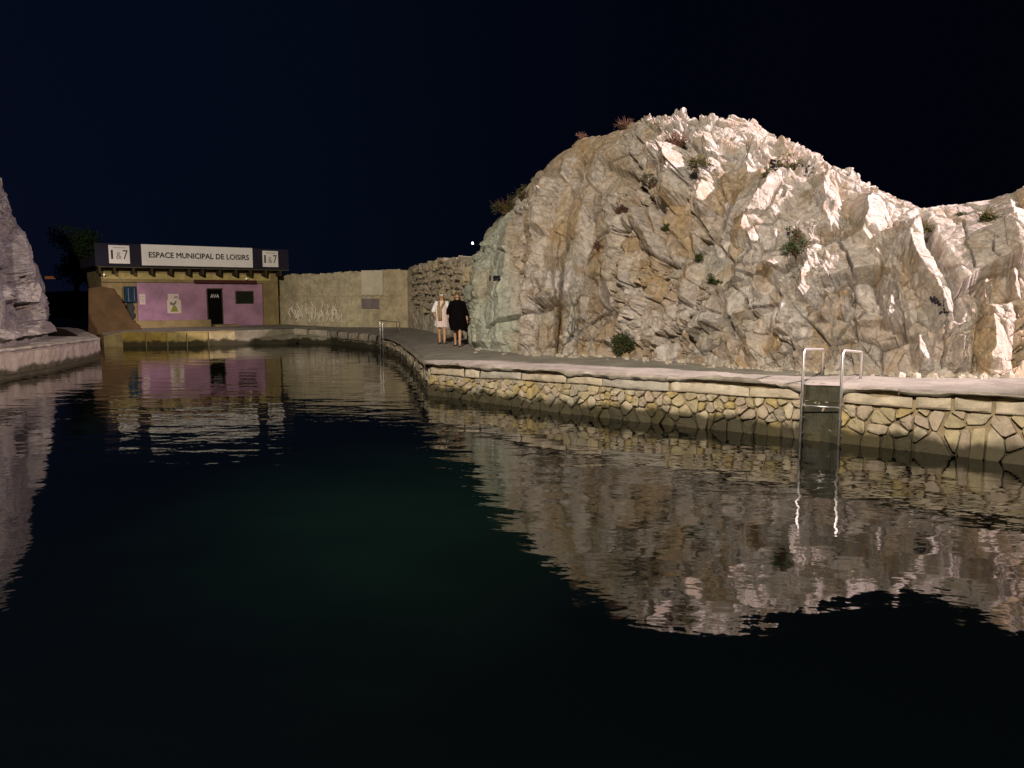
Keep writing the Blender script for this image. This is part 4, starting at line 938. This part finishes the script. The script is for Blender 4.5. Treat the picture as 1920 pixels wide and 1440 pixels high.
BU = [(952, 396, .46, 'leaf2', 1000, 80, 'large bush growing from the left shoulder of the big rock against the sky', .0),
      (985, 370, .34, 'leaf2', 700, 14, 'olive bush tucked against the rock just right of the largest bush', .0),
      (1172, 238, .28, 'dry', 160, 50, 'dry reddish grass tuft on the crest left of the summit', .0),
      (1268, 272, .32, 'dry', 500, 40, 'reddish brown dry plant below the summit above the tall white pinnacle', 0),
      (1306, 312, .34, 'leaf2', 900, 6, 'green moss-like bush in the hollow right of the tall white pinnacle', 0),
      (1480, 320, .24, 'leaf2', 600, 6, 'round small bush between the two black tags near the ridge', 0),
      (1436, 327, .12, 'leaf', 200, 0, 'tiny green tuft below the upper left black tag', 0),
      (1492, 470, .32, 'leaf', 1000, 14, 'tall dark green bush in the middle of the rock face, below the tags', 0),
      (1500, 440, .20, 'leaf', 400, 14, 'small dark shrub hanging just above the tall dark green bush', 0),
      (1338, 530, .18, 'leaf', 500, 0, 'dark green plant in the cleft above the white ledge block', 0),
      (1311, 487, .12, 'leaf', 250, 0, 'small green tuft on top of a white spur in the middle of the face', 0),
      (1172, 652, .40, 'leaf', 1300, 10, 'low green bush at the foot of the rock beside the walkway', 0),
      (1122, 465, .18, 'dry', 300, 16, 'dry brown tuft in the left half of the face beside the long crack', 0),
      (1160, 395, .24, 'dry', 450, 24, 'brown dry plant under the ochre upper slope', 0),
      (1225, 345, .26, 'leaf2', 500, 10, 'olive green patch left of the tall white pinnacle', 0),
      (1728, 430, .24, 'leaf2', 600, 6, 'olive bush in the notch left of the big grey block', 0),
      (1850, 410, .22, 'leaf2', 500, 14, 'yellow green plant near the crest at the right', 0),
      (1800, 402, .10, 'leaf', 100, 0, 'tiny green tuft on the grey block below the saddle', 0),
      (1248, 430, .12, 'leaf', 200, 6, 'tiny tuft in the crack below the tall white pinnacle', 0),
      (1085, 240, .16, 'dry', 90, 20, 'thin dry grass on the crest above the ochre slope', 0)]
for i, (px, py, r, mk, nl, stl, lab, fl) in enumerate(BU):
    y_ = py if not 940 < px < 990 else py
    c = on_rock(px, y_ + r * 12, .05); r *= .92
    bush('rock_plant', c, r, M[mk], nl, lab, 100 + i, stalks=stl, leaf=.05 + .03 * r, group='plants growing on the rock', flat=1.1)
# tree behind the gap at left
def tree(c, h, label, seed):
    rg = random.Random(seed); e_ = empty('tree', tuple(c), label=label, cat='tree'); mb = MB(); c = Vector(c)
    mb.tube([c, c + Vector((.1, 0, h * .35)), c + Vector((-.1, .1, h * .7))], [.22, .16, .08], 8)
    limbs = []
    for k in range(7):
        a = rg.uniform(0, 6.28); s_ = c + Vector((0, 0, h * rg.uniform(.35, .65))); t_ = s_ + Vector((math.cos(a) * h * .25, math.sin(a) * h * .25, h * rg.uniform(.1, .25))); mb.tube([s_, (s_ + t_) / 2 + Vector((0, 0, .15)), t_], [.08, .05, .02], 5); limbs.append(t_)
    mb.build('trunk', M['bark'], e_); mb = MB()
    limbs += [c + Vector((rg.uniform(-.2, .2) * h, rg.uniform(-.2, .2) * h, h * rg.uniform(.6, .95))) for _ in range(8)]
    for k in range(7000):
        q_ = rg.choice(limbs); p = q_ + Vector((rg.gauss(0, 1), rg.gauss(0, 1), rg.gauss(0, .8))).normalized() * rg.random() ** .5 * h * .16
        a = Vector((rg.uniform(-1, 1), rg.uniform(-1, 1), rg.uniform(-.5, 1))).normalized(); b = a.orthogonal().normalized(); s1 = .16
        mb.add([p, p + a * s1 * .5 + b * s1 * .3, p + a * s1, p + a * s1 * .5 - b * s1 * .3], [(0, 1, 2, 3)])
    mb.build('crown', M['treeleaf'], e_)
tc_ = at_Y(142, 560, 47); tree((tc_[0], tc_[1], .8), 5.3, 'dark green tree in the gap between the left rock and the building', 4)
# dark hill far behind, distant lights
mb = MB(); n = 60; xs = np.linspace(-160, 40, n); V = []; F = []
for i, x in enumerate(xs):
    h = 2.2 + 1.2 * math.sin(x * .06) + .7 * math.sin(x * .21); h *= 1 if x < -40 else max(0, 1 - (x + 40) / 60)
    V += [(x, 90, -.5), (x, 92, h * .6), (x, 97, h), (x, 125, h * .8), (x, 135, -.5)]
for i in range(n - 1):
    for k in range(4): a = i * 5 + k; F.append((a, a + 5, a + 6, a + 1))
mb.add(V, F); mb.build('hillside', M['hill'], None, kind='structure')
e_ = empty('street_lamp', tuple(at_Y(886, 500, 120) * [1, 1, 0] + [0, 0, -1.]), label='tiny bright white lamp glowing in the dark sky left of the big rock', cat='lamp')
p = at_Y(886, 456, 120); mb = MB(); mb.tube([(p[0], p[1], -1), (p[0], p[1], p[2] - .3)], .04, 6); mb.build('pole', M['hill'], e_)
mb = MB(); mb.loft([[p + np.array([.18 * math.cos(a) * math.cos(b), .18 * math.sin(a) * math.cos(b), .18 * math.sin(b)]) for a in np.linspace(0, 2 * math.pi, 13)[:-1]] for b in np.linspace(-1.5, 1.5, 7)])
mb.build('lamp_globe', M['lampglow'], e_, True)
mb = MB(); a0 = at_Y(84, 523, 88); a1 = at_Y(98, 518, 88); mb.box(a0[0], 88, a0[2], a1[0], 88.6, a1[2]); mb.build('distant_lit_wall', M['orange'], None, label='faint orange lit strip far beyond the left rock', cat='wall')  # orange light on the far wall is put in as the box's own emission

# ------------------------------------------------------------------ graffiti on the rock
def tag_on_rock(strokes, ox, oy, sx, sy, label, rad=.018):
    mb = MB(); rad *= 1.5
    for st in strokes:
        pts_ = []
        for (x0, y0), (x1, y1) in zip(st[:-1], st[1:]):
            m_n = max(2, int(math.hypot((x1 - x0) * sx, (y1 - y0) * sy) / 2))
            for k in range(m_n): t = k / m_n; pts_.append(on_rock(ox + (x0 + (x1 - x0) * t) * sx, oy + (y0 + (y1 - y0) * t) * sy, .012))
        pts_.append(on_rock(ox + st[-1][0] * sx, oy + st[-1][1] * sy, .012)); mb.tube(pts_, rad, 4)
    mb.build('graffiti_tag', M['graf'], RO)
LET = {'V': [[(0, 0), (.4, 1), (.9, 0)]], 'O': [[(.2, 0), (0, .5), (.3, 1), (.8, .8), (.8, .2), (.2, 0)]], 'L': [[(0, 0), (.1, 1), (.8, .9)]], 'T': [[(0, 0), (1, 0)], [(.5, 0), (.5, 1)]],
       'S': [[(.9, .1), (.2, 0), (.1, .4), (.8, .6), (.7, 1), (0, .9)]], 'I': [[(.3, 0), (.4, 1)]], 'B': [[(0, 1), (0, 0), (.7, .2), (0, .5), (.8, .8), (0, 1)]], 'Z': [[(0, 0), (.9, 0), (0, 1), (1, .95)]],
       'A': [[(0, 1), (.4, 0), (.8, 1)], [(.15, .6), (.7, .6)]], 'F': [[(0, 1), (0, 0), (.9, 0)], [(0, .5), (.6, .5)]]}
def word(w, x, y, lw, lh, dx, dy, rad): 
    for i, ch in enumerate(w): tag_on_rock(LET[ch], x + i * dx, y + i * dy, lw, lh, '', rad)
word('SA', 1444, 300, 11, 14, 12, 0, .016); tag_on_rock([[(0, 0), (1, .0)]], 1450, 318, 12, 1, '', .014)
word('LBZ', 1504, 306, 8, 14, 8.5, 2, .018); tag_on_rock([[(0, 0), (1, .0)]], 1507, 330, 12, -3, '', .016)
word('SFB', 926, 518, 4, 8, 4.2, .2, .022); word('I', 918, 518, 3, 8, 3, 0, .022)
word('VOLT', 1746, 556, 7, 9, 6.5, 3.2, .014); tag_on_rock([[(0, .5), (.3, 0), (.6, .3), (1, .1)], [(.5, -.8), (.5, .2)]], 1762, 584, 18, 8, '', .014)

# ------------------------------------------------------------------ people
def skin_body(name, verts, edges, radii, m, parent, sub=2):
    me = bpy.data.meshes.new(name); me.from_pydata(verts, edges, []); ob = bpy.data.objects.new(name, me); COL.objects.link(ob)
    md = ob.modifiers.new('skin', 'SKIN'); md.use_smooth_shade = True
    for i, r in enumerate(radii): me.skin_vertices[0].data[i].radius = (r if isinstance(r, tuple) else (r, r))
    me.skin_vertices[0].data[0].use_root = True
    s_ = ob.modifiers.new('sub', 'SUBSURF'); s_.levels = sub; s_.render_levels = sub
    bpy.context.view_layer.update(); m2 = bpy.data.meshes.new_from_object(ob.evaluated_get(bpy.context.evaluated_depsgraph_get()))
    bpy.data.objects.remove(ob); m2.materials.clear(); m2.name = name
    m2.polygons.foreach_set('use_smooth', [True] * len(m2.polygons))
    o = bpy.data.objects.new(name, m2); COL.objects.link(o); m2.materials.append(m); o.parent = parent; return o
def local_build(mb, name, m, parent, smooth=True):
    me = mb.mesh(name, smooth); me.materials.append(m); o = bpy.data.objects.new(name, me); COL.objects.link(o); o.parent = parent; return o
def ell(cx, cy, z, rx, ry, n=18, wob=0, ph=0): return [(cx + rx * math.cos(t) * (1 + wob * math.sin(5 * t + ph)), cy + ry * math.sin(t) * (1 + wob * math.sin(5 * t + ph)), z) for t in [2 * math.pi * k / n for k in range(n)]]
def person(loc, rz, h, label, skinm, stride, heavy, armL, armR):
    """local: facing -y. armL/armR = (elbow, hand)"""
    e_ = empty('person', loc, rz, label=label, cat='person'); k = h / 1.66
    V = []; R = []; E = []
    def v(x, y, z, r, par=None):
        V.append((x * k, y * k, z * k)); R.append(tuple(a * k for a in r) if isinstance(r, tuple) else r * k)
        if par is not None: E.append((par, len(V) - 1))
        return len(V) - 1
    pel = v(0, 0, .90, (.155 * heavy, .115 * heavy)); wai = v(0, 0, 1.04, (.13 * heavy, .105 * heavy), pel); che = v(0, 0, 1.22, (.15 * heavy, .115), wai); up = v(0, .005, 1.34, (.13, .085), che)
    nk = v(0, 0, 1.42, .052, up); nk2 = v(0, -.01, 1.46, .05, nk); hd = v(0, -.015, 1.535, (.072, .085), nk2); ht = v(0, -.01, 1.60, (.062, .075), hd)
    for sx, (el, ha) in ((1, armL), (-1, armR)):
        sh = v(sx * .165 * heavy ** .5, 0, 1.36, .055, up); e1 = v(*el, .04, sh); w1 = v(*ha, .026, e1)
        d = np.array(ha) - np.array(el); d = d / np.linalg.norm(d); p1 = np.array(ha) + d * .06; v(*p1, (.036, .018), w1)
    for sx, st in ((1, stride), (-1, -stride)):
        hp = v(sx * .085, 0, .84, .085 * heavy, pel); kn = v(sx * .085, -st * .5 - .02, .47, .055, hp); cf = v(sx * .085, -st * .75, .33, .052, kn); an = v(sx * .08, -st, .09, .032, cf)
        v(sx * .085, -st - .07, .035, (.036, .026), an); v(sx * .09, -st - .15, .025, (.036, .02), len(V) - 1)
    skin_body('body', V, E, R, skinm, e_)
    # fingers and thumbs
    for nm, (el, ha) in (('l', armL), ('r', armR)):
        d = Vector(np.array(ha) - np.array(el)).normalized(); hp = Vector(ha) + d * .085; sd = Vector((0, 1, 0)); mb = MB()
        for f in range(4):
            b = hp + sd * (-.027 + .018 * f); L = (.062, .072, .068, .052)[f]; mb.tube([b * k, (b + d * L * .5 + Vector((.004, 0, 0))) * k, (b + d * L * .9 + Vector((-.006, 0, 0))) * k], [.0095 * k, .009 * k, .006 * k], 6)
        b = Vector(ha) + d * .02 + sd * -.03; mb.tube([b * k, (b + d * .03 + sd * -.022) * k, (b + d * .055 + sd * -.026) * k], [.012 * k, .011 * k, .007 * k], 6)
        local_build(mb, 'fingers', skinm, e_)
    # face
    mb = MB(); mb.loft([[(a * k, b * k, c * k) for a, b, c in ((-.012, -.085, 1.522), (.012, -.085, 1.522), (.009, -.115, 1.518), (-.009, -.115, 1.518))], [(a * k, b * k, c * k) for a, b, c in ((-.006, -.085, 1.56), (.006, -.085, 1.56), (.004, -.094, 1.558), (-.004, -.094, 1.558))]])
    local_build(mb, 'nose', skinm, e_)
    for sx in (-1, 1): mb = MB(); mb.tube([((sx * .03 - .014) * k, -.094 * k, 1.552 * k), ((sx * .03 + .014) * k, -.094 * k, 1.552 * k)], .008 * k, 6); local_build(mb, 'eye', M['hair'], e_)
    mb = MB(); mb.tube([(-.022 * k, -.09 * k, 1.492 * k), (.022 * k, -.09 * k, 1.492 * k)], .006 * k, 6); local_build(mb, 'mouth', M['redbrown'], e_)
    for sx in (-1, 1): mb = MB(); mb.tube([(sx * .078 * k, -.005 * k, 1.515 * k), (sx * .084 * k, 0, 1.54 * k), (sx * .079 * k, .0, 1.565 * k)], [.008 * k, .016 * k, .008 * k], 6); local_build(mb, 'ear', skinm, e_)
    return e_, k
def sleeve(e_, k, sh, el, end, r0, r1, r2, m):
    mb = MB(); mb.tube([np.array(sh) * k, (np.array(sh) + np.array(el)) / 2 * k, np.array(el) * k, np.array(end) * k], [r0 * k, (r0 + r1) / 2 * k, r1 * k, r2 * k], 12); return local_build(mb, 'sleeve', m, e_)
def garment(e_, k, rings, name, m, n=24, wob=.0):
    mb = MB(); mb.loft([[(a * k, b * k, c * k) for a, b, c in ell(cx, cy, z, rx, ry, n, wob * (1 - i / len(rings)), i)] for i, (z, rx, ry, cx, cy) in enumerate(rings)], caps=False); return local_build(mb, name, m, e_)
def hair(e_, k, m, length):
    mb = MB(); rings = []
    for z, rx, ry, cy in ((1.645, .02, .02, .01), (1.64, .05, .055, .008), (1.62, .078, .085, .008), (1.585, .092, .095, .018), (1.55, .094, .085, .035), (1.50, .096, .07, .055), (1.44, .095, .055, .065), (length, .085, .035, .075), (length - .03, .05, .015, .075)):
        rings.append([(a * k, b * k, c * k) for a, b, c in ell(0, cy, z, rx, ry, 20, .03, z * 40)])
    mb.loft(rings[::-1]); return local_build(mb, 'hair', m, e_)
W_ = at_z(829, 645.5, .715); K_ = at_z(858, 650.5, .715)
aL = ((.25, -.02, 1.10), (.23, -.10, .88)); aR = ((-.27, .0, 1.10), (-.23, -.14, .93))
e_, k = person((W_[0], W_[1], .715), .05, 1.66, 'person in a white open jacket, pale pink dress and tan scarf on the walkway', M['skin'], .10, 1.05, aL, aR)
garment(e_, k, [(.56, .235, .19, .02, 0), (.70, .225, .175, .01, 0), (.90, .20, .15, 0, 0), (1.05, .165, .13, 0, 0), (1.22, .17, .13, 0, 0), (1.34, .15, .10, 0, 0), (1.40, .09, .07, 0, 0)], 'dress', M['pcloth'], wob=.07)
garment(e_, k, [(.60, .26, .17, 0, .05), (.9, .225, .15, 0, .035), (1.1, .19, .13, 0, .03), (1.3, .19, .12, 0, .02), (1.39, .15, .09, 0, .02), (1.42, .085, .07, 0, .02)], 'jacket', M['wcloth'], wob=.05)
for sx, a_ in ((1, aL), (-1, aR)):
    el = a_[0]; en = tuple(np.array(el) * .65 + np.array(a_[1]) * .35); sleeve(e_, k, (sx * .135, 0, 1.385), el, en, .075, .07, .07, M['wcloth'])
mb = MB()
for sx in (-1, 1): mb.tube([(sx * .07 * k, .03 * k, 1.43 * k), (sx * .085 * k, -.10 * k, 1.35 * k), (-.07 * k + sx * .03, -.165 * k, 1.15 * k), (-.06 * k + sx * .035, -.185 * k, .95 * k), (-.05 * k + sx * .03, -.20 * k, .78 * k)], [.03, .035, .04, .04, .03], 8)
local_build(mb, 'scarf', M['tcloth'], e_)
mb = MB(); mb.tube([(.03 * k, -.125 * k, 1.30 * k), (.03 * k, -.15 * k, 1.30 * k)], .018, 8); local_build(mb, 'pendant', M['bcloth'], e_)
hair(e_, k, M['hair2'], 1.28)
mb = MB(); mb.loft([[(a * k, b * k, c * k) for a, b, c in ell(0, -.003, z, rx, ry, 20)] for z, rx, ry in ((1.578, .088, .102), (1.59, .09, .104), (1.605, .088, .102), (1.61, .08, .095))]); local_build(mb, 'headband', M['wcloth'], e_)
for sx, st in ((1, .10), (-1, -.10)): mb = MB(); mb.loft([[(a * k, b * k, c) for a, b, c in ell(sx * .087, -st - .065, z, rx, ry, 12)] for z, rx, ry in ((0, .045, .125), (.03, .046, .128), (.05, .038, .105))]); local_build(mb, 'shoe', M['dark'], e_)
bL = ((.255, .0, 1.08), (.29, -.03, .86)); bR = ((-.26, .02, 1.10), (-.27, -.06, .90))
e_, k = person((K_[0], K_[1], .715), .0, 1.68, 'person in a loose black knee-length dress walking beside the one in white', M['skin2'], .24, 1.25, bL, bR)
garment(e_, k, [(.50, .25, .21, .05, .03), (.62, .27, .22, .02, .01), (.80, .275, .215, .0, 0), (1.0, .265, .205, 0, 0), (1.2, .225, .18, 0, 0), (1.32, .225, .14, 0, 0), (1.385, .20, .11, 0, 0), (1.41, .13, .09, 0, 0), (1.43, .075, .07, 0, 0)], 'dress', M['bcloth'], wob=.06)
for sx, a_ in ((1, bL), (-1, bR)):
    el = a_[0]; en = tuple(np.array(el) * .4 + np.array(a_[1]) * .6); sleeve(e_, k, (sx * .145, 0, 1.375), el, en, .078, .08, .072, M['bcloth'])
hair(e_, k, M['hair'], 1.36)
for sx, st in ((1, .24), (-1, -.24)): mb = MB(); mb.loft([[(a * k, b * k, c) for a, b, c in ell(sx * .087, -st - .065, z, rx, ry, 12)] for z, rx, ry in ((0, .046, .13), (.03, .047, .133), (.05, .038, .105))]); local_build(mb, 'shoe', M['bcloth'], e_)
hb = empty('handbag', (K_[0] + .36, K_[1] - .02, .715 + .60), label='black handbag held at the side of the person in black', cat='handbag')
mb = MB(); mb.loft([ell(0, 0, z, rx, .06, 14) for z, rx in ((-.14, .10), (-.12, .14), (0, .15), (.08, .11), (.10, .06))]); local_build(mb, 'bag_body', M['bcloth'], hb)
mb = MB(); mb.tube([(-.07, 0, .08), (-.045, 0, .19), (0, 0, .235), (.045, 0, .19), (.07, 0, .08)], .01, 6); local_build(mb, 'strap', M['bcloth'], hb)

# ------------------------------------------------------------------ floodlights (behind the camera, on their masts)
def flood(pos, aim, watts, colr, label, spot=1.9):
    e_ = empty('floodlight_mast', (pos[0], pos[1], .7), label=label, cat='lamp', group='harbour floodlights'); d = (Vector(aim) - Vector(pos)).normalized()
    back = Vector(pos) - d * .25
    mb = MB(); mb.tube([(back.x, back.y, -.5), (back.x, back.y, pos[2] - .1)], [.14, .07], 10); mb.build('mast', M['grey'], e_)
    q_ = d.to_track_quat('-Z', 'Y').to_matrix().to_4x4(); q_.translation = Vector(pos)
    mb = MB(); mb.box(-.35, -.25, .02, .35, .25, .18); me = mb.mesh('lamp_head'); me.transform(q_); link('lamp_head', me, M['grey'], e_)
    ld = bpy.data.lights.new('floodlight', 'SPOT'); ld.energy = watts; ld.color = colr; ld.shadow_soft_size = .22; ld.spot_size = spot; ld.spot_blend = .45
    lo = bpy.data.objects.new('floodlight', ld); COL.objects.link(lo); lo.matrix_world = q_; lo.location = Vector(pos) + d * .05
flood(KEY_POS, KEY_AIM, KEY_W, KEY_COL, 'tall floodlight mast on the quay to the right, out of view', spot=0.60)
flood(FILL_POS, FILL_AIM, FILL_W, FILL_COL, 'floodlight mast on the quay behind the viewer, out of view')
for o in list(bpy.data.objects):
    if o.type == 'MESH' and len(o.data.materials) == 0: o.data.materials.append(M['concrete'])
